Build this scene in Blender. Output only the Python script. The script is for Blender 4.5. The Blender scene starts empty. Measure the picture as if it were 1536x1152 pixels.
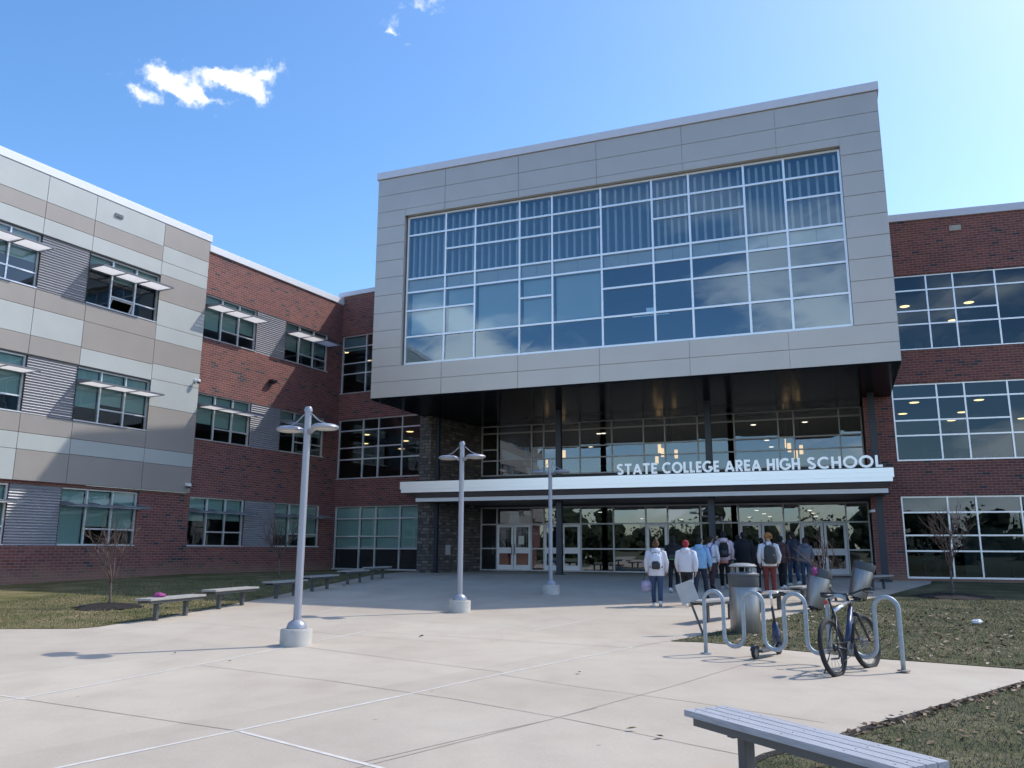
import bpy, bmesh, math, random
import numpy as np
from math import sin, cos, pi, radians as rad, sqrt, atan2, hypot
from mathutils import Vector, Matrix
R = random.Random(7)
scene = bpy.context.scene
COL = scene.collection

# ------------------------------------------------------------------ camera
F_PX, PITCH, ROLL, EYE = 1228.0, 0.1991, 0.0045, 1.62
cam_d = bpy.data.cameras.new("camera"); cam = bpy.data.objects.new("camera", cam_d); COL.objects.link(cam)
cam_d.sensor_width = 36; cam_d.lens = 36 * F_PX / 1536; cam_d.clip_end = 3000; cam_d.clip_start = .05
fw = Vector((0, cos(PITCH), sin(PITCH))); up0 = Vector((0, -sin(PITCH), cos(PITCH))); ri0 = Vector((1, 0, 0))
RI = cos(ROLL) * ri0 + sin(ROLL) * up0; UP = -sin(ROLL) * ri0 + cos(ROLL) * up0
m = Matrix((RI, UP, -fw)).transposed().to_4x4(); m.translation = (0, 0, EYE)
cam.matrix_world = m
scene.camera = cam

def gz(d):                                   # height of the ground: flat near, rising gently to the doors
    t = d - 13.5
    return min(.0275 * (t + sqrt(t * t + 9)) / 2, .57)

# ------------------------------------------------------------------ materials
def new_mat(name):
    mt = bpy.data.materials.new(name); mt.use_nodes = True
    nt = mt.node_tree; b = nt.nodes["Principled BSDF"]
    return mt, nt, b
def N(nt, typ, **kw):
    n = nt.nodes.new(typ)
    for k, v in kw.items():
        if k.startswith('i_'): n.inputs[k[2:].replace('_', ' ')].default_value = v
        else: setattr(n, k, v)
    return n
def ramp(nt, stops):
    r = nt.nodes.new('ShaderNodeValToRGB'); e = r.color_ramp.elements
    while len(e) > len(stops): e.remove(e[-1])
    while len(e) < len(stops): e.new(.5)
    for el, (p, c) in zip(e, stops):
        el.position = p; el.color = (*c, 1) if len(c) == 3 else c
    return r
def simple(name, c, rough=.6, metal=0, var=.12, scale=3., bump=0., bscale=40., detail=5, spec=None, stretch=None):
    mt, nt, b = new_mat(name); L = nt.links
    tc = N(nt, 'ShaderNodeTexCoord'); src = tc.outputs['Object']
    if stretch:
        mp = N(nt, 'ShaderNodeMapping'); mp.inputs['Scale'].default_value = stretch
        L.new(src, mp.inputs['Vector']); src = mp.outputs['Vector']
    n = N(nt, 'ShaderNodeTexNoise'); n.inputs['Scale'].default_value = scale; n.inputs['Detail'].default_value = detail
    L.new(src, n.inputs['Vector'])
    r = ramp(nt, [(.25, tuple(x * (1 - var) for x in c)), (.75, tuple(min(1, x * (1 + var)) for x in c))])
    L.new(n.outputs['Fac'], r.inputs['Fac']); L.new(r.outputs['Color'], b.inputs['Base Color'])
    b.inputs['Roughness'].default_value = rough; b.inputs['Metallic'].default_value = metal
    if spec is not None: b.inputs['Specular IOR Level'].default_value = spec
    if bump:
        n2 = N(nt, 'ShaderNodeTexNoise'); n2.inputs['Scale'].default_value = bscale; n2.inputs['Detail'].default_value = 4
        L.new(src, n2.inputs['Vector'])
        bp = N(nt, 'ShaderNodeBump'); bp.inputs['Strength'].default_value = bump; bp.inputs['Distance'].default_value = .01
        L.new(n2.outputs['Fac'], bp.inputs['Height']); L.new(bp.outputs['Normal'], b.inputs['Normal'])
    return mt

def brick_mat():
    mt, nt, b = new_mat('red_brick'); L = nt.links
    tc = N(nt, 'ShaderNodeTexCoord'); sp = N(nt, 'ShaderNodeSeparateXYZ'); cb = N(nt, 'ShaderNodeCombineXYZ')
    L.new(tc.outputs['Object'], sp.inputs[0]); L.new(sp.outputs['X'], cb.inputs['X']); L.new(sp.outputs['Z'], cb.inputs['Y'])
    def bt(c1, c2, mc):
        t = N(nt, 'ShaderNodeTexBrick'); t.offset = .5; t.squash = 1
        for k, v in (('Color1', c1), ('Color2', c2), ('Mortar', mc)): t.inputs[k].default_value = (*v, 1)
        t.inputs['Scale'].default_value = 1; t.inputs['Brick Width'].default_value = .305; t.inputs['Row Height'].default_value = .1016
        t.inputs['Mortar Size'].default_value = .008; t.inputs['Mortar Smooth'].default_value = .2
        L.new(cb.outputs[0], t.inputs['Vector']); return t
    t = bt((0, 0, 0), (1, 1, 1), (0, 0, 0))
    # real per brick variety: tint from dark wine to orange red, a few near black bricks
    r = ramp(nt, [(0, (.05, .043, .05)), (.035, (.06, .047, .055)), (.06, (.15, .055, .051)), (.35, (.195, .066, .056)), (.7, (.22, .074, .061)), (1, (.25, .09, .072))])
    L.new(t.outputs['Color'], r.inputs['Fac'])
    n = N(nt, 'ShaderNodeTexNoise'); n.inputs['Scale'].default_value = .35; n.inputs['Detail'].default_value = 6
    L.new(tc.outputs['Object'], n.inputs['Vector'])
    rr = ramp(nt, [(.3, (.8, .8, .82)), (.7, (1.12, 1.1, 1.08))]); L.new(n.outputs['Fac'], rr.inputs['Fac'])
    mul = N(nt, 'ShaderNodeMix', data_type='RGBA', blend_type='MULTIPLY'); mul.inputs['Factor'].default_value = 1
    L.new(r.outputs['Color'], mul.inputs['A']); L.new(rr.outputs['Color'], mul.inputs['B'])
    mx = N(nt, 'ShaderNodeMix', data_type='RGBA'); mx.inputs['B'].default_value = (.30, .235, .22, 1)
    L.new(t.outputs['Fac'], mx.inputs['Factor']); L.new(mul.outputs['Result'], mx.inputs['A'])
    # splashed soil and lime stain in a ragged band at the foot of the wall
    n3 = N(nt, 'ShaderNodeTexNoise'); n3.inputs['Scale'].default_value = 1.3; n3.inputs['Detail'].default_value = 5
    L.new(tc.outputs['Object'], n3.inputs['Vector'])
    ad = N(nt, 'ShaderNodeMath', operation='MULTIPLY_ADD'); ad.inputs[1].default_value = .9; L.new(n3.outputs['Fac'], ad.inputs[0]); L.new(sp.outputs['Z'], ad.inputs[2])
    mr = N(nt, 'ShaderNodeMapRange'); mr.inputs['From Min'].default_value = 1.55; mr.inputs['From Max'].default_value = 1.05
    L.new(ad.outputs[0], mr.inputs['Value'])
    ml = N(nt, 'ShaderNodeMath', operation='MULTIPLY'); ml.inputs[1].default_value = .6; L.new(mr.outputs[0], ml.inputs[0])
    mx2 = N(nt, 'ShaderNodeMix', data_type='RGBA'); mx2.inputs['B'].default_value = (.30, .19, .13, 1)
    L.new(ml.outputs[0], mx2.inputs['Factor']); L.new(mx.outputs['Result'], mx2.inputs['A'])
    L.new(mx2.outputs['Result'], b.inputs['Base Color']); b.inputs['Roughness'].default_value = .85
    bp = N(nt, 'ShaderNodeBump'); bp.inputs['Strength'].default_value = .5; bp.inputs['Distance'].default_value = .012; bp.invert = True
    L.new(t.outputs['Fac'], bp.inputs['Height']); L.new(bp.outputs['Normal'], b.inputs['Normal'])
    return mt

def stone_mat():
    mt, nt, b = new_mat('ashlar_stone'); L = nt.links
    tc = N(nt, 'ShaderNodeTexCoord'); sp = N(nt, 'ShaderNodeSeparateXYZ'); cb = N(nt, 'ShaderNodeCombineXYZ')
    L.new(tc.outputs['Object'], sp.inputs[0]); L.new(sp.outputs['X'], cb.inputs['X']); L.new(sp.outputs['Z'], cb.inputs['Y'])
    n0 = N(nt, 'ShaderNodeTexNoise'); n0.inputs['Scale'].default_value = 1.4; L.new(cb.outputs[0], n0.inputs['Vector'])
    mxv = N(nt, 'ShaderNodeMix', data_type='VECTOR'); mxv.inputs['Factor'].default_value = .06
    L.new(cb.outputs[0], mxv.inputs['A']); L.new(n0.outputs['Color'], mxv.inputs['B'])
    t = N(nt, 'ShaderNodeTexBrick'); t.offset = .37; t.squash = 1.6; t.squash_frequency = 3
    for k, v in (('Color1', (0, 0, 0)), ('Color2', (1, 1, 1)), ('Mortar', (.2, .2, .2))): t.inputs[k].default_value = (*v, 1)
    t.inputs['Scale'].default_value = 1; t.inputs['Brick Width'].default_value = .30; t.inputs['Row Height'].default_value = .135; t.inputs['Mortar Size'].default_value = .012
    L.new(mxv.outputs['Result'], t.inputs['Vector'])
    r = ramp(nt, [(0, (.07, .066, .068)), (.3, (.105, .097, .095)), (.6, (.135, .12, .112)), (.85, (.17, .152, .142)), (1, (.23, .21, .195))])
    L.new(t.outputs['Color'], r.inputs['Fac'])
    n = N(nt, 'ShaderNodeTexNoise'); n.inputs['Scale'].default_value = 9; n.inputs['Detail'].default_value = 6; L.new(tc.outputs['Object'], n.inputs['Vector'])
    rr = ramp(nt, [(.3, (.7, .7, .7)), (.7, (1.25, 1.22, 1.2))]); L.new(n.outputs['Fac'], rr.inputs['Fac'])
    mul = N(nt, 'ShaderNodeMix', data_type='RGBA', blend_type='MULTIPLY'); mul.inputs['Factor'].default_value = 1
    L.new(r.outputs['Color'], mul.inputs['A']); L.new(rr.outputs['Color'], mul.inputs['B'])
    mx = N(nt, 'ShaderNodeMix', data_type='RGBA'); mx.inputs['B'].default_value = (.05, .046, .042, 1)
    L.new(t.outputs['Fac'], mx.inputs['Factor']); L.new(mul.outputs['Result'], mx.inputs['A'])
    L.new(mx.outputs['Result'], b.inputs['Base Color']); b.inputs['Roughness'].default_value = .9
    ad = N(nt, 'ShaderNodeMath', operation='MULTIPLY_ADD'); ad.inputs[1].default_value = -1.5
    L.new(t.outputs['Fac'], ad.inputs[0]); L.new(n.outputs['Fac'], ad.inputs[2])
    bp = N(nt, 'ShaderNodeBump'); bp.inputs['Strength'].default_value = .8; bp.inputs['Distance'].default_value = .03
    L.new(ad.outputs[0], bp.inputs['Height']); L.new(bp.outputs['Normal'], b.inputs['Normal'])
    return mt

def glass_mat(name, tint, f0, refl=(.9, .95, 1)):
    mt = bpy.data.materials.new(name); mt.use_nodes = True; nt = mt.node_tree; L = nt.links
    nt.nodes.remove(nt.nodes["Principled BSDF"]); out = nt.nodes["Material Output"]
    tr = N(nt, 'ShaderNodeBsdfTransparent'); tr.inputs['Color'].default_value = (*tint, 1)
    gl = N(nt, 'ShaderNodeBsdfGlossy'); gl.inputs['Color'].default_value = (*refl, 1); gl.inputs['Roughness'].default_value = 0.004
    lw = N(nt, 'ShaderNodeLayerWeight'); lw.inputs['Blend'].default_value = .25
    mr = N(nt, 'ShaderNodeMapRange'); mr.inputs['To Min'].default_value = f0; mr.inputs['To Max'].default_value = .95
    L.new(lw.outputs['Fresnel'], mr.inputs['Value'])
    # panes are never quite flat: a slow ripple bends the mirrored scene
    tc = N(nt, 'ShaderNodeTexCoord'); n = N(nt, 'ShaderNodeTexNoise'); n.inputs['Scale'].default_value = .9; n.inputs['Detail'].default_value = 1
    L.new(tc.outputs['Object'], n.inputs['Vector'])
    bp = N(nt, 'ShaderNodeBump'); bp.inputs['Strength'].default_value = .018; bp.inputs['Distance'].default_value = .05
    L.new(n.outputs['Fac'], bp.inputs['Height']); L.new(bp.outputs['Normal'], gl.inputs['Normal'])
    mx = N(nt, 'ShaderNodeMixShader'); L.new(mr.outputs[0], mx.inputs[0]); L.new(tr.outputs[0], mx.inputs[1]); L.new(gl.outputs[0], mx.inputs[2])
    L.new(mx.outputs[0], out.inputs['Surface'])
    return mt

def emit_mat(name, c, s):
    mt, nt, b = new_mat(name); b.inputs['Base Color'].default_value = (*c, 1)
    b.inputs['Emission Color'].default_value = (*c, 1); b.inputs['Emission Strength'].default_value = s
    return mt

def concrete_mat(name='plaza_concrete', tint=(1, 1, 1)):
    mt, nt, b = new_mat(name); L = nt.links
    tc = N(nt, 'ShaderNodeTexCoord')
    def noise(s, d, sc=None):
        n = N(nt, 'ShaderNodeTexNoise'); n.inputs['Scale'].default_value = s; n.inputs['Detail'].default_value = d
        src = tc.outputs['Object']
        if sc:
            mp = N(nt, 'ShaderNodeMapping'); mp.inputs['Scale'].default_value = sc[:3]; mp.inputs['Rotation'].default_value = (0, 0, sc[3]); L.new(src, mp.inputs['Vector']); src = mp.outputs['Vector']
        L.new(src, n.inputs['Vector']); return n
    a = noise(.22, 6); r = ramp(nt, [(.3, (.455, .388, .31)), (.5, (.505, .438, .352)), (.7, (.545, .483, .395))]); L.new(a.outputs['Fac'], r.inputs['Fac'])
    # slab to slab difference: big cells laid along the joint grid
    mp = N(nt, 'ShaderNodeMapping'); mp.inputs['Rotation'].default_value = (0, 0, rad(-53.8)); mp.inputs['Location'].default_value = (.6, 1.7, 0)
    L.new(tc.outputs['Object'], mp.inputs['Vector'])
    bk = N(nt, 'ShaderNodeTexBrick'); bk.offset = 0
    bk.inputs['Color1'].default_value = (.93, .925, .92, 1); bk.inputs['Color2'].default_value = (1.055, 1.05, 1.035, 1); bk.inputs['Mortar'].default_value = (1, 1, 1, 1)
    bk.inputs['Scale'].default_value = 1; bk.inputs['Brick Width'].default_value = 4.6; bk.inputs['Row Height'].default_value = 4.5; bk.inputs['Mortar Size'].default_value = 0
    L.new(mp.outputs['Vector'], bk.inputs['Vector'])
    m1 = N(nt, 'ShaderNodeMix', data_type='RGBA', blend_type='MULTIPLY'); m1.inputs['Factor'].default_value = 1
    L.new(r.outputs['Color'], m1.inputs['A']); L.new(bk.outputs['Color'], m1.inputs['B'])
    # streaky reddish tracked-in stains
    s = noise(1.1, 7, (1, .35, 1, rad(30))); sr = ramp(nt, [(.5, (0, 0, 0)), (.78, (1, 1, 1))]); L.new(s.outputs['Fac'], sr.inputs['Fac'])
    sm = N(nt, 'ShaderNodeMath', operation='MULTIPLY'); sm.inputs[1].default_value = .35; L.new(sr.outputs['Color'], sm.inputs[0])
    m2 = N(nt, 'ShaderNodeMix', data_type='RGBA'); m2.inputs['B'].default_value = (.34, .25, .21, 1)
    L.new(sm.outputs[0], m2.inputs['Factor']); L.new(m1.outputs['Result'], m2.inputs['A'])
    # broom finish and fine grit
    g = noise(60, 3); gr = ramp(nt, [(.3, (.93, .93, .93)), (.7, (1.06, 1.06, 1.06))]); L.new(g.outputs['Fac'], gr.inputs['Fac'])
    m3 = N(nt, 'ShaderNodeMix', data_type='RGBA', blend_type='MULTIPLY'); m3.inputs['Factor'].default_value = 1
    L.new(m2.outputs['Result'], m3.inputs['A']); L.new(gr.outputs['Color'], m3.inputs['B'])
    vo = N(nt, 'ShaderNodeTexVoronoi'); vo.inputs['Scale'].default_value = 1.5; vo.inputs['Randomness'].default_value = 1; L.new(tc.outputs['Object'], vo.inputs['Vector'])
    vr = N(nt, 'ShaderNodeMapRange'); vr.inputs['From Min'].default_value = .045; vr.inputs['From Max'].default_value = .025; vr.inputs['To Max'].default_value = .45; L.new(vo.outputs['Distance'], vr.inputs['Value'])
    m4 = N(nt, 'ShaderNodeMix', data_type='RGBA'); m4.inputs['B'].default_value = (.13, .12, .11, 1); L.new(vr.outputs[0], m4.inputs['Factor']); L.new(m3.outputs['Result'], m4.inputs['A'])
    cn = noise(1.6, 9); cr = ramp(nt, [(.36, (.955, .95, .94)), (.5, (1, 1, 1)), (.66, (1.02, 1.02, 1.015))]); L.new(cn.outputs['Fac'], cr.inputs['Fac'])
    m5 = N(nt, 'ShaderNodeMix', data_type='RGBA', blend_type='MULTIPLY'); m5.inputs['Factor'].default_value = 1; L.new(m4.outputs['Result'], m5.inputs['A']); L.new(cr.outputs['Color'], m5.inputs['B'])
    m6 = N(nt, 'ShaderNodeMix', data_type='RGBA', blend_type='MULTIPLY'); m6.inputs['Factor'].default_value = 1; L.new(m5.outputs['Result'], m6.inputs['A']); m6.inputs['B'].default_value = (*tint, 1)
    L.new(m6.outputs['Result'], b.inputs['Base Color']); b.inputs['Roughness'].default_value = .8
    g2 = noise(30, 5, (1, .15, 1, rad(-35))); bp = N(nt, 'ShaderNodeBump'); bp.inputs['Strength'].default_value = .12; bp.inputs['Distance'].default_value = .006
    L.new(g2.outputs['Fac'], bp.inputs['Height']); L.new(bp.outputs['Normal'], b.inputs['Normal'])
    return mt

def lawn_mat(name='winter_turf', tone=((.06, .072, .036), (.095, .10, .053), (.155, .142, .085), (.235, .20, .135))):
    mt, nt, b = new_mat(name); L = nt.links
    tc = N(nt, 'ShaderNodeTexCoord')
    def noise(s, d):
        n = N(nt, 'ShaderNodeTexNoise'); n.inputs['Scale'].default_value = s; n.inputs['Detail'].default_value = d; n.inputs['Roughness'].default_value = .65
        L.new(tc.outputs['Object'], n.inputs['Vector']); return n
    a = noise(.9, 8); r = ramp(nt, [(.28, tone[0]), (.45, tone[1]), (.58, tone[2]), (.75, tone[3])]); L.new(a.outputs['Fac'], r.inputs['Fac'])
    g = noise(25, 5); gr = ramp(nt, [(.3, (.5, .5, .5)), (.7, (1.45, 1.42, 1.35))]); L.new(g.outputs['Fac'], gr.inputs['Fac'])
    m3 = N(nt, 'ShaderNodeMix', data_type='RGBA', blend_type='MULTIPLY'); m3.inputs['Factor'].default_value = 1
    L.new(r.outputs['Color'], m3.inputs['A']); L.new(gr.outputs['Color'], m3.inputs['B'])
    L.new(m3.outputs['Result'], b.inputs['Base Color']); b.inputs['Roughness'].default_value = .95; b.inputs['Specular IOR Level'].default_value = .1
    bp = N(nt, 'ShaderNodeBump'); bp.inputs['Strength'].default_value = 1; bp.inputs['Distance'].default_value = .03
    L.new(g.outputs['Fac'], bp.inputs['Height']); L.new(bp.outputs['Normal'], b.inputs['Normal'])
    return mt

def blade_mat(name='grass_blades', tone=((.05, .068, .03), (.09, .105, .052), (.155, .142, .085), (.32, .27, .18))):
    mt, nt, b = new_mat(name); L = nt.links
    g = N(nt, 'ShaderNodeNewGeometry')
    r = ramp(nt, [(0, tone[0]), (.4, tone[1]), (.65, tone[2]), (1, tone[3])]); L.new(g.outputs['Random Per Island'], r.inputs['Fac'])
    L.new(r.outputs['Color'], b.inputs['Base Color']); b.inputs['Roughness'].default_value = .8
    return mt
def leaf_mat():
    mt, nt, b = new_mat('dry_leaves'); L = nt.links
    g = N(nt, 'ShaderNodeNewGeometry')
    r = ramp(nt, [(0, (.07, .04, .02)), (.5, (.17, .10, .055)), (.8, (.30, .21, .13)), (1, (.48, .39, .29))]); L.new(g.outputs['Random Per Island'], r.inputs['Fac'])
    L.new(r.outputs['Color'], b.inputs['Base Color']); b.inputs['Roughness'].default_value = .8
    return mt
def louvre_mat():
    mt = bpy.data.materials.new('white_louvre'); mt.use_nodes = True; nt = mt.node_tree; L = nt.links
    b = nt.nodes["Principled BSDF"]; b.inputs['Base Color'].default_value = (.9, .9, .9, 1); b.inputs['Roughness'].default_value = .45
    t = N(nt, 'ShaderNodeBsdfTranslucent'); t.inputs['Color'].default_value = (.97, .96, .95, 1)
    mx = N(nt, 'ShaderNodeMixShader'); mx.inputs[0].default_value = .8
    L.new(b.outputs[0], mx.inputs[1]); L.new(t.outputs[0], mx.inputs[2]); L.new(mx.outputs[0], nt.nodes["Material Output"].inputs['Surface'])
    return mt

M = dict(
 brick=brick_mat(), stone=stone_mat(), concrete=concrete_mat(), lawn=lawn_mat(), blade=blade_mat(), lawn_dry=lawn_mat('straw_turf', ((.085, .092, .036), (.14, .135, .06), (.22, .185, .10), (.29, .23, .14))), blade_dry=blade_mat('straw_blades', ((.07, .09, .03), (.13, .135, .055), (.22, .19, .10), (.36, .29, .18))), leaf=leaf_mat(), louvre=louvre_mat(),
 panel_light=simple('pale_panel', (.47, .49, .47), .45, var=.04, scale=1.2), panel_tan=simple('tan_panel', (.345, .31, .28), .45, var=.04, scale=1.2),
 box_panel=simple('taupe_metal_panel', (.50, .445, .40), .32, var=.04, scale=.8, metal=.42),
 joint=simple('joint_backing', (.12, .12, .12), .9), coping=simple('white_coping', (.80, .80, .82), .35, var=.02),  # joint: dark backing that shows in the gaps between cladding panels
 coping_grey=simple('pale_coping', (.62, .62, .70), .4, var=.02), fascia=simple('white_fascia', (.99, .99, .99), .38, var=.01, scale=.6, metal=.95),
 frame=simple('aluminium_frame', (.80, .82, .85), .32, var=.03, metal=.5), frame_dim=simple('grey_aluminium', (.50, .50, .51), .4, var=.03, metal=.3),
 door=simple('door_aluminium', (.84, .85, .88), .35, var=.02), corr=simple('corrugated_metal', (.36, .36, .39), .4, var=.04, metal=.2),
 soffit=simple('dark_gloss_soffit', (.007, .010, .015), .16, var=.1, spec=.02), brown=simple('brown_soffit', (.13, .10, .095), .4, var=.06),
 black=simple('black_steel', (.02, .022, .028), .4, var=.1), navy=simple('navy_steel', (.026, .032, .047), .4, var=.1),
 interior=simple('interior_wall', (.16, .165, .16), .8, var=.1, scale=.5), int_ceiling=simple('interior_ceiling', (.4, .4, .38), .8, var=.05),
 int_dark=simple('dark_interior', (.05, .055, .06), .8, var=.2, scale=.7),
 blind=simple('roller_blind', (.58, .68, .66), .8, var=.05, scale=.7), spandrel=simple('spandrel', (.74, .68, .58), .6, var=.04),
 fin=simple('ceiling_fin', (.66, .64, .58), .6, var=.04), fin_back=simple('fin_back', (.20, .22, .23), .7, var=.1),
 dark_spandrel=simple('dark_spandrel', (.03, .04, .05), .3),
 glass=glass_mat('window_glass', (.44, .53, .58), .055, (.75, .9, 1)), glass_wing=glass_mat('blind_glass', (.66, .80, .78), .07),
 glass_box=glass_mat('coated_glass', (.68, .79, .84), .16, (.66, .86, 1)), glass_lobby=glass_mat('lobby_glass', (.36, .39, .39), .15),
 galv=simple('galvanised_tube', (.33, .385, .43), .48, var=.14, scale=14, metal=.25), pole=simple('silver_paint', (.33, .345, .39), .38, var=.04, metal=.25),
 lens=simple('lamp_lens', (.55, .54, .50), .3), footing=simple('lamp_footing', (.47, .45, .41), .85, var=.15, scale=6, bump=.3),
 wood=simple('weathered_board', (.36, .37, .40), .75, var=.22, scale=5, stretch=(1.2, 14, 14), bump=.3, bscale=20), wood_dark=simple('worn_board', (.34, .33, .31), .8, var=.25, scale=5, stretch=(1.2, 14, 14)),
 steel=simple('brushed_steel', (.33, .315, .30), .4, var=.14, scale=3, metal=.8, stretch=(6, 6, .6)), dgrey=simple('dark_grey_paint', (.08, .085, .09), .5), mgrey=simple('grey_lid', (.28, .28, .28), .5),
 bark=simple('bark', (.15, .115, .095), .9, var=.3, scale=12), twig=simple('twig', (.15, .105, .09), .9, var=.25, scale=9), mulch=simple('mulch', (.018, .014, .012), 1, var=.6, scale=30, bump=1, bscale=45),
 tyre=simple('tyre_rubber', (.018, .018, .019), .8), silver=simple('polished_alloy', (.7, .7, .72), .25, metal=.8), blue=simple('blue_paint', (.018, .035, .10), .3),
 red=simple('red_plastic', (.4, .02, .02), .3), pink=simple('pink_cloth', (.34, .06, .22), .7, var=.3, scale=30), white=simple('white_paper', (.8, .8, .8), .7), sealant=simple('joint_sealant', (.64, .60, .54), .7, var=.12, scale=8),
 control=simple('control_joint', (.33, .285, .245), .9, var=.15), cctv=simple('camera_white', (.75, .75, .75), .35), letter=simple('sign_letter', (.97, .97, .98), .4, var=.01, metal=.8),
 lamp_warm=emit_mat('warm_lamp', (1, .66, .28), 2.6), lamp_cool=emit_mat('lobby_lamp', (1, .9, .72), 3.5), pendant=emit_mat('pendant_glow', (1, .62, .26), 1.7),
 sign_grey=simple('grey_board', (.45, .45, .45), .6), ground=simple('ground_turf', (.12, .12, .06), .95, var=.4, scale=.2),
 evergreen=simple('dark_foliage', (.035, .05, .025), .9, var=.5, scale=1.5), paper_note=simple('notice_paper', (.7, .72, .7), .7),
)
def cloth(name, c, var=.12): return simple(name, c, .85, var=var, scale=9, bump=.25, bscale=26)

# ------------------------------------------------------------------ mesh builder
class MB:
    def __init__(s): s.v = []; s.f = []; s.m = []
    def quad(s, a, b, c, d, mi=0):
        i = len(s.v); s.v += [tuple(a), tuple(b), tuple(c), tuple(d)]; s.f.append((i, i+1, i+2, i+3)); s.m.append(mi)
    def box(s, x0, x1, y0, y1, z0, z1, mi=0, T=None):
        i = len(s.v); p = [(x, y, z) for z in (z0, z1) for (x, y) in ((x0, y0), (x1, y0), (x1, y1), (x0, y1))]
        if T: p = [tuple(T @ Vector(q)) for q in p]
        s.v += p
        for q in ((3, 2, 1, 0), (4, 5, 6, 7), (0, 1, 5, 4), (1, 2, 6, 5), (2, 3, 7, 6), (3, 0, 4, 7)):
            s.f.append(tuple(i + k for k in q)); s.m.append(mi)
        return s
    def prism(s, poly, z0, z1, mi=0):
        n = len(poly); i = len(s.v); s.v += [(x, y, z0) for x, y in poly] + [(x, y, z1) for x, y in poly]
        s.f.append(tuple(reversed(range(i, i+n)))); s.f.append(tuple(range(i+n, i+2*n))); s.m += [mi, mi]
        for k in range(n):
            l = (k+1) % n; s.f.append((i+k, i+l, i+n+l, i+n+k)); s.m.append(mi)
    def tube(s, pts, rad_, seg=8, mi=0, caps=True, closed=False, squash=1.0):
        pts = [Vector(p) for p in pts]; n = len(pts); i0 = len(s.v)
        rr = rad_ if isinstance(rad_, (list, tuple)) else [rad_] * n
        prev = None
        for k in range(n):
            if closed: t = pts[(k+1) % n] - pts[k-1]
            else: t = pts[min(k+1, n-1)] - pts[max(k-1, 0)]
            if t.length < 1e-9: t = Vector((0, 0, 1))
            t.normalize()
            if prev is None:
                a = Vector((0, 0, 1)) if abs(t.z) < .9 else Vector((1, 0, 0)); u = t.cross(a).normalized()
            else:
                u = prev - t * prev.dot(t); u = u.normalized() if u.length > 1e-6 else t.orthogonal().normalized()
            prev = u; w = t.cross(u)
            for j in range(seg):
                a = 2*pi*j/seg; s.v.append(tuple(pts[k] + (u*cos(a) + w*sin(a)*squash)*rr[k]))
        for k in range(n if closed else n-1):
            k2 = (k+1) % n
            for j in range(seg):
                l = (j+1) % seg; s.f.append((i0+k*seg+j, i0+k*seg+l, i0+k2*seg+l, i0+k2*seg+j)); s.m.append(mi)
        if caps and not closed:
            s.f.append(tuple(reversed(range(i0, i0+seg)))); s.f.append(tuple(range(i0+(n-1)*seg, i0+n*seg))); s.m += [mi, mi]
        return s
    def lathe(s, prof, c=(0, 0, 0), seg=24, mi=0, T=None):       # prof: (r, z) pairs
        i0 = len(s.v); n = len(prof)
        for r, z in prof:
            for j in range(seg):
                a = 2*pi*j/seg; p = Vector((c[0]+r*cos(a), c[1]+r*sin(a), c[2]+z))
                s.v.append(tuple(T @ p if T else p))
        for k in range(n-1):
            for j in range(seg):
                l = (j+1) % seg; s.f.append((i0+k*seg+j, i0+k*seg+l, i0+(k+1)*seg+l, i0+(k+1)*seg+j)); s.m.append(mi)
        if prof[0][0] > 1e-4: s.f.append(tuple(reversed(range(i0, i0+seg)))); s.m.append(mi)
        if prof[-1][0] > 1e-4: s.f.append(tuple(range(i0+(n-1)*seg, i0+n*seg))); s.m.append(mi)
        return s
    def loft(s, rings, seg=14, mi=0):                              # rings: (cx, cy, z, rx, ry)
        i0 = len(s.v); n = len(rings)
        for cx, cy, z, rx, ry in rings:
            for j in range(seg):
                a = 2*pi*j/seg; s.v.append((cx+rx*cos(a), cy+ry*sin(a), z))
        for k in range(n-1):
            for j in range(seg):
                l = (j+1) % seg; s.f.append((i0+k*seg+j, i0+k*seg+l, i0+(k+1)*seg+l, i0+(k+1)*seg+j)); s.m.append(mi)
        s.f.append(tuple(reversed(range(i0, i0+seg)))); s.f.append(tuple(range(i0+(n-1)*seg, i0+n*seg))); s.m += [mi, mi]
        return s
    def ell(s, c, r, seg=14, rings=9, mi=0, jit=0, rnd=None, T=None):
        i0 = len(s.v)
        for k in range(rings+1):
            th = pi*k/rings
            for j in range(seg):
                a = 2*pi*j/seg; q = 1 + (rnd.uniform(-jit, jit) if rnd else 0)
                p = Vector((c[0]+r[0]*sin(th)*cos(a)*q, c[1]+r[1]*sin(th)*sin(a)*q, c[2]-r[2]*cos(th)*q))
                s.v.append(tuple(T @ p if T else p))
        for k in range(rings):
            for j in range(seg):
                l = (j+1) % seg; s.f.append((i0+k*seg+j, i0+k*seg+l, i0+(k+1)*seg+l, i0+(k+1)*seg+j)); s.m.append(mi)
        return s
    def build(s, name, mats, parent=None, loc=(0, 0, 0), rz=0, smooth=False, bevel=0, label=None):
        me = bpy.data.meshes.new(name); me.from_pydata(s.v, [], s.f)
        mats = mats if isinstance(mats, (list, tuple)) else [mats]
        for mt in mats: me.materials.append(M[mt] if isinstance(mt, str) else mt)
        me.polygons.foreach_set('material_index', s.m)
        if smooth: me.polygons.foreach_set('use_smooth', [True]*len(s.f))
        me.update()
        o = bpy.data.objects.new(name, me); COL.objects.link(o); o.location = loc; o.rotation_euler = (0, 0, rz)
        if parent: o.parent = parent
        if bevel:
            bv = o.modifiers.new('bevel', 'BEVEL'); bv.width = bevel; bv.segments = 2; bv.limit_method = 'ANGLE'
        if smooth == 'angle':
            pass
        if label: o['label'] = label
        return o
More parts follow.
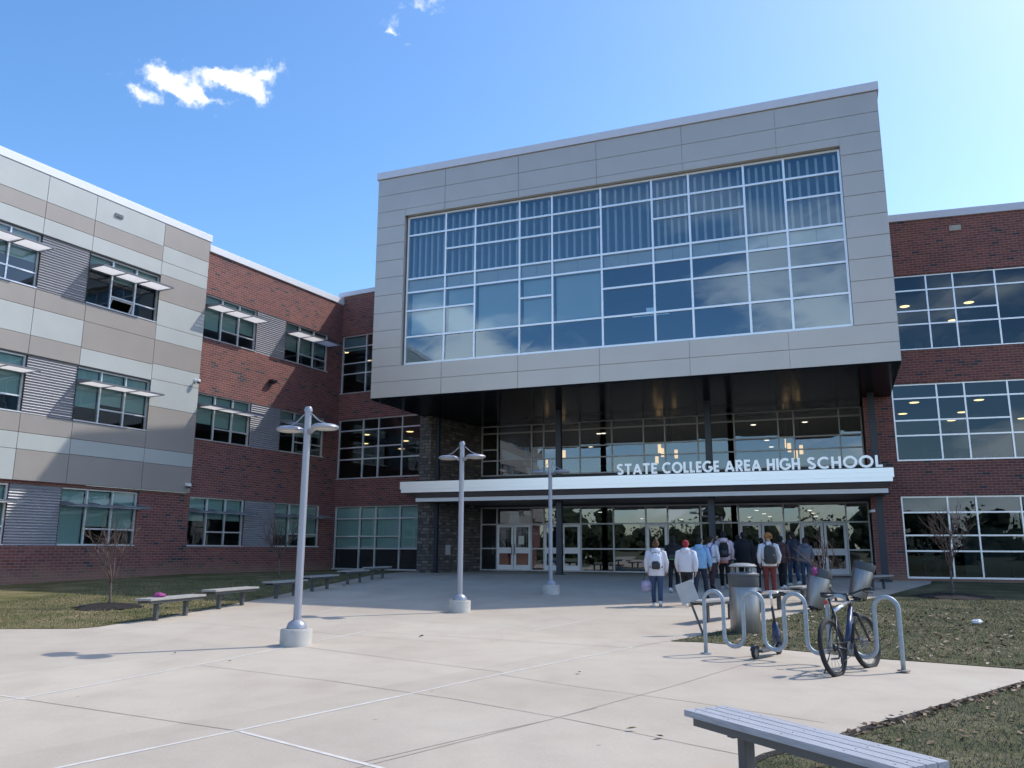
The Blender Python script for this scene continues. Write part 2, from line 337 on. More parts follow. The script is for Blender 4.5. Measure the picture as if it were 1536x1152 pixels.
def tag(o, label=None, cat=None, group=None, kind=None):
    if label: o['label'] = label
    if cat: o['category'] = cat
    if group: o['group'] = group
    if kind: o['kind'] = kind
    return o
def thing(name, label, cat, loc=(0, 0, 0), rz=0, group=None):
    o = bpy.data.objects.new(name, None); COL.objects.link(o); o.location = loc; o.rotation_euler = (0, 0, rz); o.empty_display_size = .2
    return tag(o, label, cat, group)
def copy_tree(o, parent=None):
    c = o.copy(); COL.objects.link(c)
    if parent: c.parent = parent
    for ch in list(o.children): copy_tree(ch, c)
    return c
def soft(o, ang=40):
    me = o.data; me.polygons.foreach_set('use_smooth', [True]*len(me.polygons))
    bm = bmesh.new(); bm.from_mesh(me)
    for e in bm.edges:
        if len(e.link_faces) == 2 and e.calc_face_angle(0) > rad(ang): e.smooth = False
    bm.to_mesh(me); bm.free(); return o

# ------------------------------------------------------------------ frames of the facades: origin on the wall line, azimuth of the wall; local x runs along the wall, y goes into the building
FR = dict(left=((-9.03, 42.08), -28.2), wing=((-9.03, 42.08), 62.0), glass=((-1.52, 40.95), -22.0), right=((15.13, 32.05), -16.7), box=((-5.86, 33.33), -21.57))
ZB = .57
def fr(k): (x, y), a = FR[k]; return dict(loc=(x, y, 0), rz=rad(a))
def W(k, u, y, z=0):                             # facade coordinates to world
    (x0, y0), a = FR[k]; a = rad(a); return Vector((x0+u*cos(a)-y*sin(a), y0+u*sin(a)+y*cos(a), z))

school = thing('school_building', 'three-storey red brick school with panel-clad left wing, projecting taupe glass box and white entrance canopy', 'school building')

def wall_holes(mb, u0, u1, z0, z1, holes, reveal=.22, mi=0, y=0):
    us = sorted({u0, u1, *[h[0] for h in holes], *[h[1] for h in holes]}); us = [u for u in us if u0-1e-6 <= u <= u1+1e-6]
    zs = sorted({z0, z1, *[h[2] for h in holes], *[h[3] for h in holes]}); zs = [z for z in zs if z0-1e-6 <= z <= z1+1e-6]
    for a, b in zip(us, us[1:]):
        for c, d in zip(zs, zs[1:]):
            if any(h[0]-1e-6 <= a and b <= h[1]+1e-6 and h[2]-1e-6 <= c and d <= h[3]+1e-6 for h in holes): continue
            mb.quad((a, y, c), (b, y, c), (b, y, d), (a, y, d), mi)
    for a, b, c, d in holes:
        mb.quad((a, y, c), (a, y+reveal, c), (a, y+reveal, d), (a, y, d), mi); mb.quad((b, y, d), (b, y+reveal, d), (b, y+reveal, c), (b, y, c), mi)
        mb.quad((a, y, d), (a, y+reveal, d), (b, y+reveal, d), (b, y, d), mi); mb.quad((a, y, c), (b, y, c), (b, y+reveal, c), (a, y+reveal, c), mi)

def grid_window(frame, name, us, zs, skip=(), y=.08, bar=.06, dep=.10, fm='frame', gm='glass', label=None, sill=True, open_cells=()):
    """us, zs: bar centre lines; skip: (column, index into zs) of missing transoms"""
    u0, u1, z0, z1 = us[0], us[-1], zs[-1], zs[0]
    f = MB(); h = bar/2
    for i, u in enumerate(us):
        a, b = (u, u+bar) if i == 0 else (u-bar, u) if i == len(us)-1 else (u-h, u+h)
        f.box(a, b, y, y+dep, z0, z1)
    for c in range(len(us)-1):
        a = us[c]+(bar if c == 0 else h); b = us[c+1]-(bar if c == len(us)-2 else h)
        for j, z in enumerate(zs):
            if (c, j) in skip: continue
            lo, hi = (z-bar, z) if j == 0 else (z, z+bar) if j == len(zs)-1 else (z-h, z+h)
            f.box(a, b, y+.004, y+dep-.004, lo, hi)
    if sill: f.box(u0+.005, u1-.005, y-.11, y-.003, z0-.004, z0+.035)
    o = f.build(name, fm, school, **fr(frame), label=label)
    g = MB()
    for c in range(len(us)-1):
        rows = [z for j, z in enumerate(zs) if (c, j) not in skip]
        for a, b in zip(rows, rows[1:]):
            if (c, zs.index(a)) in open_cells: continue
            t = R.uniform(-.004, .004); t2 = R.uniform(-.003, .003); ym = y+dep*.45
            g.quad((us[c], ym+t, b), (us[c+1], ym+t2, b), (us[c+1], ym-t+t2, a), (us[c], ym-t, a))
    p = g.build('pane', gm, o)
    return o

def blind(win, frame, u0, u1, z0, z1, y=.24, mat='blind', name='blind'):
    b = MB(); b.box(u0, u1, y, y+.012, z0, z1); b.box(u0, u1, y-.008, y+.02, z0-.03, z0)
    return b.build(name, mat, win)

# ---------------------------------------------------------------- left wing: brick part and panel-clad part
ROW3 = (12.47, 11.9, 11.05, 10.5); ROW2 = (8.1, 7.53, 6.67, 6.1); ROW1 = (3.71, 3.14, 2.28, 1.68)
wb = [(-9.05, -6.03), (-4.12, -1.03)]
holes = []
for (a, b) in wb:
    for r in (ROW3, ROW2, ROW1): holes.append((a, b, r[3], r[0]))
for r in (ROW3, ROW2, ROW1): holes.append((-6.03, -4.12, r[3], r[0]))
pw_w = [(-14.63, -11.5), (-19.65, -16.5), (-24.6, -21.45), (-29.6, -26.45), (-34.6, -31.45)]
cr_w = [(-16.5, -14.63), (-21.45, -19.65), (-26.45, -24.6), (-31.45, -29.6)]
for (a, b) in pw_w: holes.append((a, b, ROW1[3], ROW1[0]))
for a, b in cr_w: holes.append((a, b, ROW1[3], ROW1[0]))
mb = MB(); wall_holes(mb, -9.25, 0, -.2, 14.35, [h for h in holes if h[1] > -9.2]); wall_holes(mb, -37.5, -9.25, -.2, 3.82, [h for h in holes if h[1] < -9.25])
mb.build('brick_wall', 'brick', school, **fr('wing'))

def corrugated(frame, u0, u1, z0, z1, y0=.03):
    c = MB(); n = int((z1-z0)/.0925); per = 6; pts = []
    for k in range(n*per+1):
        z = z0+(z1-z0)*k/(n*per); pts.append((y0-.022*cos(2*pi*k/per), z))
    for (ya, za), (yb, zb) in zip(pts, pts[1:]): c.quad((u0, ya, za), (u1, ya, za), (u1, yb, zb), (u0, yb, zb))
    c.box(u0, u1, y0+.03, y0+.06, z0, z1)
    return c.build('corrugated_panel', 'corr', school, **fr(frame))
for r in (ROW3, ROW2, ROW1): corrugated('wing', -6.03, -4.12, r[3], r[0])
PD = -.15                                         # the cladding stands proud of the brick
for r in (ROW3, ROW2): 
    for a, b in cr_w: corrugated('wing', a, b, r[3], r[0], PD+.06)
for a, b in cr_w: corrugated('wing', a, b, ROW1[3], ROW1[0])

Lp, Tp = 0, 1
cols = {(-11.55, -9.2): [(14.72, 13.78, Tp), (13.78, 13.1, Lp), (13.1, 12.54, Lp), (12.54, 11.47, Tp), (11.47, 10.42, Lp), (10.42, 9.8, Lp), (9.8, 8.82, Tp), (8.82, 8.2, Lp), (8.2, 7.11, Lp), (7.11, 5.43, Tp), (5.43, 4.86, Lp), (4.86, 3.82, Tp)],
 (-14.63, -11.55): [(14.72, 13.72, Lp), (13.72, 13.1, Tp), (13.1, 12.5, Lp), (10.45, 9.79, Tp), (9.79, 8.77, Tp), (8.77, 8.13, Lp), (6.07, 5.43, Tp), (5.43, 4.87, Lp), (4.87, 3.82, Tp)],
 (-16.53, -14.63): [(14.72, 13.72, Lp), (13.72, 13.1, Tp), (13.1, 12.5, Lp), (10.45, 9.79, Tp), (9.79, 8.8, Lp), (8.8, 8.13, Tp), (6.07, 5.43, Tp), (5.43, 4.86, Lp), (4.86, 3.82, Tp)],
 (-19.68, -16.53): [(14.72, 13.72, Lp), (13.72, 13.1, Tp), (13.1, 12.5, Lp), (10.45, 9.79, Tp), (9.79, 8.8, Lp), (8.8, 8.13, Tp), (6.07, 5.43, Tp), (5.43, 4.86, Lp), (4.86, 3.82, Lp)]}
base_w, base_c = cols[(-19.68, -16.53)], cols[(-16.53, -14.63)]
right = -19.68
for k in range(4):
    cols[(right-1.87, right)] = base_c; nl = max(right-5.0, -37.5); cols[(nl, right-1.87)] = base_w if k % 2 else cols[(-14.63, -11.55)]; right = nl
mb = MB(); g = .009
for (a, b), rows in cols.items():
    for hi, lo, mi in rows: mb.box(a+g, b-g, PD-.012, PD+.02, lo+g, hi-g, mi)
pan = mb.build('panel_cladding', ['panel_light', 'panel_tan'], school, **fr('wing'), bevel=.004)
hp = [(a, b, r[3], r[0]) for (a, b) in pw_w+cr_w for r in (ROW3, ROW2)]
mb = MB(); wall_holes(mb, -37.5, -9.21, 3.825, 14.72, hp, reveal=.3, y=PD+.012)
mb.quad((-9.21, PD+.012, 3.82), (-9.21, 0, 3.82), (-9.21, 0, 14.72), (-9.21, PD+.012, 14.72)); mb.quad((-37.5, PD+.012, 3.825), (-9.21, PD+.012, 3.825), (-9.21, .0, 3.825), (-37.5, .0, 3.825))
mb.build('cladding_backing', 'joint', school, **fr('wing'))
mb = MB(); mb.box(-37.5, -9.12, PD-.035, .4, 14.73, 15.04); mb.build('roof_coping', 'coping', school, **fr('wing'), bevel=.01)
mb = MB(); mb.box(-9.11, .05, -.07, .4, 14.36, 14.66); mb.build('roof_coping', 'coping', school, **fr('wing'), bevel=.01)

def wing_window(u0, u1, row, y, blinds, first_plain=True, open_sash=False):
    w = (u1-u0)/3; us = (u0, u0+w, u0+2*w, u1)
    o = grid_window('wing', 'window', us, row, skip={(0, 2)} if first_plain else set(), y=y, bar=.055, gm='glass_wing', open_cells={(1, 2)} if open_sash else ())
    for k, zb in enumerate(blinds):
        if zb is not None: blind(o, 'wing', us[k]+.035, us[k+1]-.035, zb, row[0]-.06, y=y+.17)
    if open_sash:
        T = Matrix.Translation((0, y, row[2]-.05)) @ Matrix.Rotation(rad(24), 4, 'X')
        s = MB(); a, b, h = us[1]+.05, us[2]-.05, row[2]-.05-row[3]
        s.box(a, b, -.03, .02, -h, -h+.05, T=T); s.box(a, b, -.03, .02, -.05, 0, T=T); s.box(a, a+.05, -.03, .02, -h+.05, -.05, T=T); s.box(b-.05, b, -.03, .02, -h+.05, -.05, T=T)
        sh = s.build('open_sash', 'frame', o, label='hopper sash standing open')
    return o
spec = [((-9.05, -6.03), ROW3, .08, (11.0, 11.1, 11.25), 0), ((-4.12, -1.03), ROW3, .08, (11.15, 11.05, 11.3), 0), ((-9.05, -6.03), ROW2, .08, (6.85, 6.8, 6.72), 0), ((-4.12, -1.03), ROW2, .08, (7.3, 7.0, 7.1), 0),
        ((-9.05, -6.03), ROW1, .08, (2.75, 2.85, 2.8), 0), ((-4.12, -1.03), ROW1, .08, (2.25, 2.3, 2.2), 0),
        (pw_w[0], ROW3, PD+.12, (12.1, 11.75, 12.15), 1), (pw_w[0], ROW2, PD+.12, (6.7, 6.9, 6.8), 0), (pw_w[0], ROW1, .08, (1.76, 2.4, 2.35), 0),
        (pw_w[1], ROW3, PD+.12, (11.2, 11.5, 11.5), 0), (pw_w[1], ROW2, PD+.12, (6.8, 6.85, 6.7), 0), (pw_w[1], ROW1, .08, (2.3, 2.4, 2.3), 0)]
for q in (2, 3, 4):
    for r_, y_ in ((ROW3, PD+.12), (ROW2, PD+.12), (ROW1, .08)): spec.append((pw_w[q], r_, y_, (r_[0]-1.25,)*3, 0))
def sunshade(u0, u1, z, y0):
    s = MB(); d = .80; w = (u1-u0)/3
    for k in range(4):                              # bracket arms with a curved upper edge
        u = u0+.02+k*(u1-u0-.04)/3; t = .02
        prof = [(0, -.02), (0, .14), (-.25, .13), (-.55, .08), (-d, .015), (-d, -.02)]
        n = len(prof); i = len(s.v)
        s.v += [(u-t, y0+a, z+b) for a, b in prof]+[(u+t, y0+a, z+b) for a, b in prof]
        s.f.append(tuple(range(i, i+n))); s.f.append(tuple(reversed(range(i+n, i+2*n)))); s.m += [0, 0]
        for q in range(n):
            r = (q+1) % n; s.f.append((i+q, i+n+q, i+n+r, i+r)); s.m.append(0)
    s.box(u0, u1, y0-d-.05, y0-d-.002, z-.03, z+.03); s.box(u0+.04, u1-.04, y0-.06, y0-.01, z-.028, z+.02)
    o = s.build('sunshade', 'mgrey_frame', school, **fr('wing'))
    l = MB()
    for k in range(3):
        a = u0+.045+k*(u1-u0-.04)/3; b = u0-.005+(k+1)*(u1-u0-.04)/3-.0
        for q in range(8):
            yc = y0-.10-q*.092; T = Matrix.Translation((0, yc, z)) @ Matrix.Rotation(rad(-16), 4, 'X')
            l.box(a, b, -.041, .041, -.005, .005, T=T)
    l.build('louvre_blades', 'louvre', o)
M['mgrey_frame'] = simple('shade_frame', (.17, .18, .2), .4)
for (a, b), row, y, bl, op in spec:
    wing_window(a, b, row, y, bl, open_sash=bool(op))
    sunshade(a, b, row[1]-.06, y-.08)

# vents and small wall fittings that belong to the wall
mb = MB(); mb.box(-13.85, -13.5, PD-.06, PD-.013, 14.18, 14.32); [mb.box(-13.82, -13.53, PD-.075, PD-.062, 14.2+.03*k, 14.212+.03*k) for k in range(4)]
mb.build('roof_vent', 'mgrey', school, **fr('wing'))
mb = MB(); mb.box(2.68, 3.1, -.05, -.003, 14.33, 14.55); [mb.box(2.72, 3.06, -.06, -.052, 14.36+.05*k, 14.38+.05*k) for k in range(4)]
mb.build('roof_vent', 'footing', school, **fr('right'))

# ---------------------------------------------------------------- left brick return and right brick wing with ribbon windows
R3 = (12.62, 11.98, 11.12, 10.56, 9.5); R2 = (8.13, 7.55, 6.67, 6.07, 5.07); R1 = (3.7, 3.08, 2.21, 1.62, .60)
UL = (0.03, 1.6, 2.58, 4.04, 5.17); UR = (0, 1.64, 2.62, 4.12, 5.9, 7.4, 8.4, 10.0)
mb = MB(); wall_holes(mb, -.0, 5.85, -.2, 14.8, [(UL[0], UL[-1], r[4], r[0]) for r in (R3, R2, R1)]); mb.build('brick_wall', 'brick', school, **fr('left'))
mb = MB(); wall_holes(mb, -1.1, 16, -.2, 14.93, [(UR[0], UR[-1], r[4], r[0]) for r in (R3, R2, R1)]); mb.build('brick_wall', 'brick', school, **fr('right'))
mb = MB(); mb.box(-.3, 6.5, -.07, .4, 14.81, 15.05); mb.build('roof_coping', 'coping_grey', school, **fr('left'), bevel=.01)
mb = MB(); mb.box(-1.2, 16, -.07, .4, 14.94, 15.25); mb.build('roof_coping', 'coping_grey', school, **fr('right'), bevel=.01)
a = W('right', -1.1, 0); b_ = W('glass', 17.75, -.1); L_ = (b_-a).length
mb = MB(); wall_holes(mb, 0, L_, -.2, 14.93, []); mb.build('brick_wall', 'brick', school, loc=(a.x, a.y, 0), rz=atan2(b_.y-a.y, b_.x-a.x))
for k, r in enumerate((R3, R2, R1)):
    o = grid_window('left', 'window', UL, r, skip={(3, 2)}, bar=.06, gm='glass' if k < 2 else 'glass_wing')
    if k == 2:
        for c in range(4): blind(o, 'left', UL[c]+.04, UL[c+1]-.04, r[3]+.02, r[0]-.08)
        s = MB(); s.box(UL[0]+.05, UL[-1]-.05, .26, .29, r[4]+.04, r[3]-.04); s.build('dark_apron', 'dark_spandrel', o)
    if k == 0: blind(o, 'left', UL[0]+.04, UL[1]-.04, 11.85, r[0]-.08)
    o = grid_window('right', 'window', UR, r, skip={(3, 2), (6, 2)}, bar=.06)

# stone pier and the stone side wall of the entrance recess
P = [W('left', 6.2, -1.5), W('left', 6.83, -1.5), W('glass', 0.0, .0)]
def wall_between(name, p, q, z0, z1, mat, thick=.02):
    v = q-p; L = Vector((v.x, v.y)).length; mb = MB(); mb.box(0, L, 0, thick, z0, z1)
    return mb.build(name, mat, school, loc=(p.x, p.y, 0), rz=atan2(v.y, v.x))
wall_between('stone_wall', W('left', 5.3, .05), P[0], -.2, 7.66, 'stone')
wall_between('stone_wall', P[0], P[1], -.2, 7.66, 'stone'); st = wall_between('stone_wall', P[1], P[2], -.2, 7.66, 'stone')
mb = MB(); mb.box(1.25, 1.62, -.012, -.002, 1.35, 1.8); mb.build('access_panel', 'frame_dim', st)

# ---------------------------------------------------------------- entrance glazing with doors
UG = (0, .87, 2.68, 3.31, 5.15, 6.73, 8.25, 9.25, 10.74, 12.37, 14.25, 14.9, 16.75, 17.65)
door_cols = (1, 3, 6, 9, 11)
zlow = (3.63, 2.8, 1.65, .6)
skip = {(c, 2) for c in door_cols} | {(c, 3) for c in door_cols}
f = MB(); bar = .065; h = bar/2
lowwin = grid_window('glass', 'entrance_glazing', UG, zlow, skip={(c, 2) for c in door_cols}, y=0, bar=bar, fm='frame_dim', gm='glass_lobby', sill=False, open_cells={(c, 1) for c in door_cols})
def door_leaf(u0, u1, hinge_left):
    d = MB(); z0, z1 = .66, 2.765; st = .105; y0, y1 = -.03, .025
    d.box(u0, u0+st, y0, y1, z0, z1); d.box(u1-st, u1, y0, y1, z0, z1)
    for a, b in ((z1-.10, z1), (1.43, 1.70), (z0, .88)): d.box(u0+st, u1-st, y0+.003, y1-.003, a, b)
    o = d.build('door', 'door', school, **fr('glass'))
    p = MB()
    for a, b in ((1.7, z1-.10), (.88, 1.43)): p.quad((u0+st, 0, a), (u1-st, 0, a), (u1-st, 0, b), (u0+st, 0, b))
    p.build('pane', 'glass_lobby', o)
    hx = u1-.06 if hinge_left else u0+.06
    t = MB(); t.tube([(hx, -.032, 1.35), (hx, -.09, 1.4), (hx, -.1, 1.6), (hx, -.09, 1.8), (hx, -.032, 1.85)], .014, 8)
    t.build('handle', 'black', o, smooth=True)
    return o
for a, b, hl in ((.91, 1.755, 1), (1.79, 2.64, 0), (3.35, 4.21, 1), (4.245, 5.11, 0), (8.29, 9.21, 1), (12.41, 13.295, 1), (13.325, 14.21, 0), (14.94, 15.81, 1), (15.84, 16.71, 0)):
    door_leaf(a, b, hl)
zup = (7.67, 7.28, 6.47, 5.92, 5.15)
upwin = grid_window('glass', 'entrance_glazing', UG, zup, skip={(1, 2)}, y=0, bar=.06, fm='frame_dim', gm='glass_lobby', sill=False)
mb = MB(); mb.box(-.1, 17.8, -.02, .2, 3.63, 5.15); mb.box(-.1, 17.8, .01, .2, 7.675, 8.1); mb.build('spandrel_band', 'navy', school, **fr('glass'))
# door number on the glass and a paper notice on one leaf
n = MB(); n.box(2.02, 2.24, -.012, -.006, 3.19, 3.47); pl = n.build('door_number_plate', 'white', school, **fr('glass'))
d = MB(); d.box(2.075, 2.10, -.017, -.013, 3.25, 3.41); d.box(2.06, 2.075, -.017, -.013, 3.37, 3.39)
d.box(2.13, 2.20, -.017, -.013, 3.385, 3.41); T = Matrix.Translation((2.185, 0, 3.385)) @ Matrix.Rotation(rad(18), 4, 'Y'); d.box(-.012, .012, -.017, -.013, -.14, .0, T=T)
d.build('number_17', 'black', pl)
n = MB(); n.box(2.02, 2.30, -.006, -.002, 1.85, 2.25); tag(n.build('paper_notice', 'paper_note', **fr('glass')), 'pale paper notice taped inside the glass of the second entrance door leaf from the left', 'notice')

# steel columns, soffit and canopy
ZS = 7.655
for u in (-.70, 5.3, 11.75, 17.95):
    mb = MB(); hw = .125 if u > 0 else .16; y = -3.55 if u < 17 else -3.1
    mb.box(u-hw, u+hw, y-.1, y-.08, .3, ZS); mb.box(u-hw, u+hw, y+.08, y+.1, .3, ZS); mb.box(u-.012, u+.012, y-.08, y+.08, .3, ZS)
    mb.box(u-hw+.004, u+hw-.004, y-.095, y+.095, 4.7, 4.72); mb.box(u-.22, u+.22, y-.2, y+.2, .5, .585)
    mb.build('steel_column', 'navy', school, **fr('glass'))
c = MB()
c.box(-1.75, 18.45, -5.0, -4.94, 4.40, 4.56); c.box(-1.75, 18.45, -5.0, -4.94, 4.224, 4.3975); c.box(-1.70, 18.40, -4.985, -4.94, 4.075, 4.2215)
c.box(-1.745, -1.6, -4.94, -.1, 4.225, 4.55); c.box(18.3, 18.445, -4.94, -1.6, 4.225, 4.55)
can = c.build('canopy', 'fascia', school, **fr('glass'))
c = MB(); c.box(-1.6, 18.3, -4.94, -.025, 4.3, 4.45); c.build('canopy_roof', 'mgrey', can)
c = MB()
c.quad((-1.68, -4.94, 4.08), (18.38, -4.94, 4.08), (18.22, -4.46, 3.86), (-1.2, -4.46, 3.86)); c.quad((-1.2, -4.45, 3.71), (18.2, -4.45, 3.71), (18.2, -.03, 3.71), (-1.2, -.03, 3.71))
c.quad((-1.68, -4.94, 4.08), (-1.2, -4.46, 3.86), (-1.2, -.1, 3.86), (-1.68, -.1, 4.08))
c.build('canopy_soffit', 'brown', can)
c = MB(); c.box(-1.2, 18.24, -4.52, -4.455, 3.69, 3.855); c.build('canopy_trim', 'coping', can, bevel=.006)

# ---------------------------------------------------------------- projecting box
BW = 19.951; zb0, zb1 = 7.698, 17.378
UB = (1.407, 3.217, 4.568, 6.519, 7.898, 9.896, 11.894, 13.291, 15.289, 16.696, 18.601); ZBX = (15.531, 14.686, 13.889, 12.745, 12.154, 11.356, 10.231, 9.058)
mb = MB(); wall_holes(mb, .02, BW-.02, zb0+.01, zb1, [(1.36, 18.615, 9.011, 15.549)], reveal=.34, y=.03)
mb.box(.02, .04, .03, 11.5, zb0+.01, zb1); mb.box(BW-.04, BW-.02, .03, 11.5, zb0+.01, zb1); mb.box(.02, BW-.02, 11.48, 11.5, zb0, zb1)
mb.build('box_backing', 'box_panel', school, **fr('box'))
mb = MB(); g = .007
zr = [7.698, 8.355, 9.011, 9.79, 10.55, 11.319, 12.097, 12.867, 13.626, 14.386, 15.155, 15.859, 16.609, 17.378]; ub = [0.0, 3.236, 6.538, 9.802, 13.132, 16.509]+[BW]
for a, b in zip(zr, zr[1:]):
    if b <= 9.020999999999999 or a >= 15.849:
        for c0, c1 in zip(ub, ub[1:]): mb.box(c0+g, c1-g, 0, .028, a+g, b-g)
    else:
        mb.box(g, 1.36-.002, 0, .028, a+g, b-g); mb.box(18.615+.002, BW-g, 0, .028, a+g, b-g)
for c0, c1 in zip([1.36]+ub[1:-1], ub[1:-1]+[18.615]): mb.box(c0+g, c1-g, 0, .028, 15.553, 15.855)
for y0 in (0.03, 3.8, 7.6):                         # the same panels return along both flanks
    for a, b in zip(zr, zr[1:]):
        mb.box(0, .018, y0+g, y0+3.77-g, a+g, b-g); mb.box(BW-.018, BW, y0+g, y0+3.77-g, a+g, b-g)
mb.build('metal_panels', 'box_panel', school, **fr('box'), bevel=.004)
mb = MB(); mb.box(-.06, BW+.06, -.07, .5, zb1+.01, zb1+.33); mb.box(-.06, .3, .5, 11.6, zb1+.01, zb1+.325); mb.box(BW-.3, BW+.06, .5, 11.6, zb1+.01, zb1+.325)
mb.build('roof_coping', 'coping_grey', school, **fr('box'), bevel=.01)
mb = MB(); mb.box(.1, BW-.1, .5, 11.5, zb1-.25, zb1-.15); mb.build('box_roof', 'mgrey', school, **fr('box'))
mb = MB(); mb.box(.015, BW-.015, .04, 9.6, zb0-.045, zb0-.002); mb.build('soffit', 'soffit', school, **fr('box'))
boxwin = grid_window('box', 'window', UB, ZBX, skip={(0, 2), (5, 2), (8, 2), (2, 5), (4, 5)}, y=.2, bar=.075, dep=.12, gm='glass_box', sill=False)
s = MB()
for c0, c1 in zip(UB, UB[1:]):
    mid = (c0+c1)/2
    for a, b in ((c0+.05, mid-.008), (mid+.008, c1-.05)): s.box(a, b, .34, .36, 12.172, 12.726)
s.build('spandrel_panel', 'spandrel', boxwin)
s = MB()
for c0, c1 in zip(UB, UB[1:]):
    n = max(4, round((c1-c0)/.31)); w = (c1-c0-.1)/n
    for k in range(n):
        u = c0+.05+w*(k+.5)
        for (ztop, zbot) in ((15.446, 12.763),): s.prism([(u-.045, .46), (u+.045, .46), (u+.045, .62), (u-.045, .62)], zbot, ztop)
s.build('sun_fins', 'fin', boxwin)
s = MB(); s.box(1.36, 18.615, .95, 1.0, 12.67, 15.577); s.build('fin_screen', 'fin_back', boxwin)
for c in range(5):
    zb_ = (10.4, 10.353, 10.325, 10.381, 10.372)[c]
    blind(boxwin, 'box', UB[c]+(.1 if c else .2), UB[c+1]-.1, zb_, 12.126, y=.42)
# a small white monitor and rail stand on the sill level inside
s = MB(); s.box(10.881, 12.288, .9, .93, 10.325, 10.353); s.box(11.444, 11.772, .8, .84, 10.381, 10.606); s.build('inner_rail', 'frame', boxwin)

# ---------------------------------------------------------------- rooms behind the glass, floors and roofs
def rooms(frame, u0, u1, y0, y1, levels, top, name='interior_room', ext=18, mat='interior'):
    s = MB()
    for (fl, ce) in levels:
        s.quad((u0, y0, fl), (u1, y0, fl), (u1, y1, fl), (u0, y1, fl), 1); s.quad((u0, y0, ce), (u0, y1, ce), (u1, y1, ce), (u1, y0, ce), 2)
        s.quad((u0, y1, fl), (u1, y1, fl), (u1, y1, ce), (u0, y1, ce), 0)
        s.quad((u0, y0, fl), (u0, y1, fl), (u0, y1, ce), (u0, y0, ce), 0); s.quad((u1, y0, fl), (u1, y1, fl), (u1, y1, ce), (u1, y0, ce), 0)
    return s.build(name, [mat, 'int_dark', 'int_ceiling'], school, **fr(frame))
LV = [(.55, 3.74), (4.95, 8.2), (9.35, 12.72)]
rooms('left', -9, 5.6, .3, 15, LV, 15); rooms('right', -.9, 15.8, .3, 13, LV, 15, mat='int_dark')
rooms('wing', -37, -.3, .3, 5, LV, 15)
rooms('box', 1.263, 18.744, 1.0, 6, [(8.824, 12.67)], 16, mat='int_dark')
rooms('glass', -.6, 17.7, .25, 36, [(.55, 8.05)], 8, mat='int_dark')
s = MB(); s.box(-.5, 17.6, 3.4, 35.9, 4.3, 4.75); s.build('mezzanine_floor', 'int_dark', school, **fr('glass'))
s = MB()
for u in (1.9, 9.0, 14.2): s.tube([(u, 2.2, .6), (u, 2.2, 8.0)], .16, 14)
s.build('lobby_column', 'navy', school, **fr('glass'), smooth=True)
s = MB()
for k in range(14): s.box(-.2+k*1.2, -.17+k*1.2, 3.3, 3.33, 4.75, 5.8)
s.box(-.5, 17.5, 3.29, 3.34, 5.8, 5.85); s.build('balcony_rail', 'frame_dim', school, **fr('glass'))
s = MB(); rf = random.Random(21)
for fl, ce in LV:
    s.box(3.3, 6.2, 6.2, 6.35, fl, fl+2.1, 2); s.box(-.5, 1.2, 7.5, 7.7, fl, fl+2.3, 1); s.box(6.9, 7.1, 5, 8, fl, ce, 0)
    for k in range(9):
        u = rf.uniform(.2, 9.5); y = rf.uniform(1.2, 4.5); w_ = rf.uniform(.3, .8); s.box(u, u+w_, y, y+.5, fl+.7, fl+.74, 1); s.box(u+.05, u+.1, y+.2, y+.25, fl, fl+.7, 1); s.box(u+w_-.1, u+w_-.05, y+.2, y+.25, fl, fl+.7, 1); s.box(u+.1, u+.4, y+.1, y+.15, fl+.74, fl+rf.uniform(1, 1.3), rf.choice((0, 2)))
s.build('interior_partition', ['int_dark', 'black', 'interior'], school, **fr('right'))
def slab_roof(frame, u0, u1, y0, y1, z): 
    s = MB(); s.box(u0, u1, y0, y1, z-.15, z); s.build('roof', 'mgrey', school, **fr(frame))
slab_roof('wing', -37.5, 0, .42, 20, 14.3); slab_roof('left', 0, 6.4, .42, 24, 14.7); slab_roof('right', -1.0, 16, .42, 20, 14.85)
s = MB(); s.box(-.8, 18.0, 1.2, 37, 14.5, 14.68); s.box(-.8, 18, 1.1, 1.2, 8.1, 14.68); s.box(-.8, 18, 36.9, 37, 0, 14.68); s.build('roof', 'mgrey', school, **fr('glass'))
s = MB(); s.box(15.9, 16.0, 0.3, 20, 0, 14.8); s.box(-1, 16, 19.9, 20, 0, 14.8); s.build('rear_wall', 'brick', school, **fr('right'))
s = MB(); s.box(-37.5, -37.4, .3, 20, 0, 14.3); s.box(-37.5, 0, 19.9, 20, 0, 14.3); s.build('rear_wall', 'brick', school, **fr('wing'))

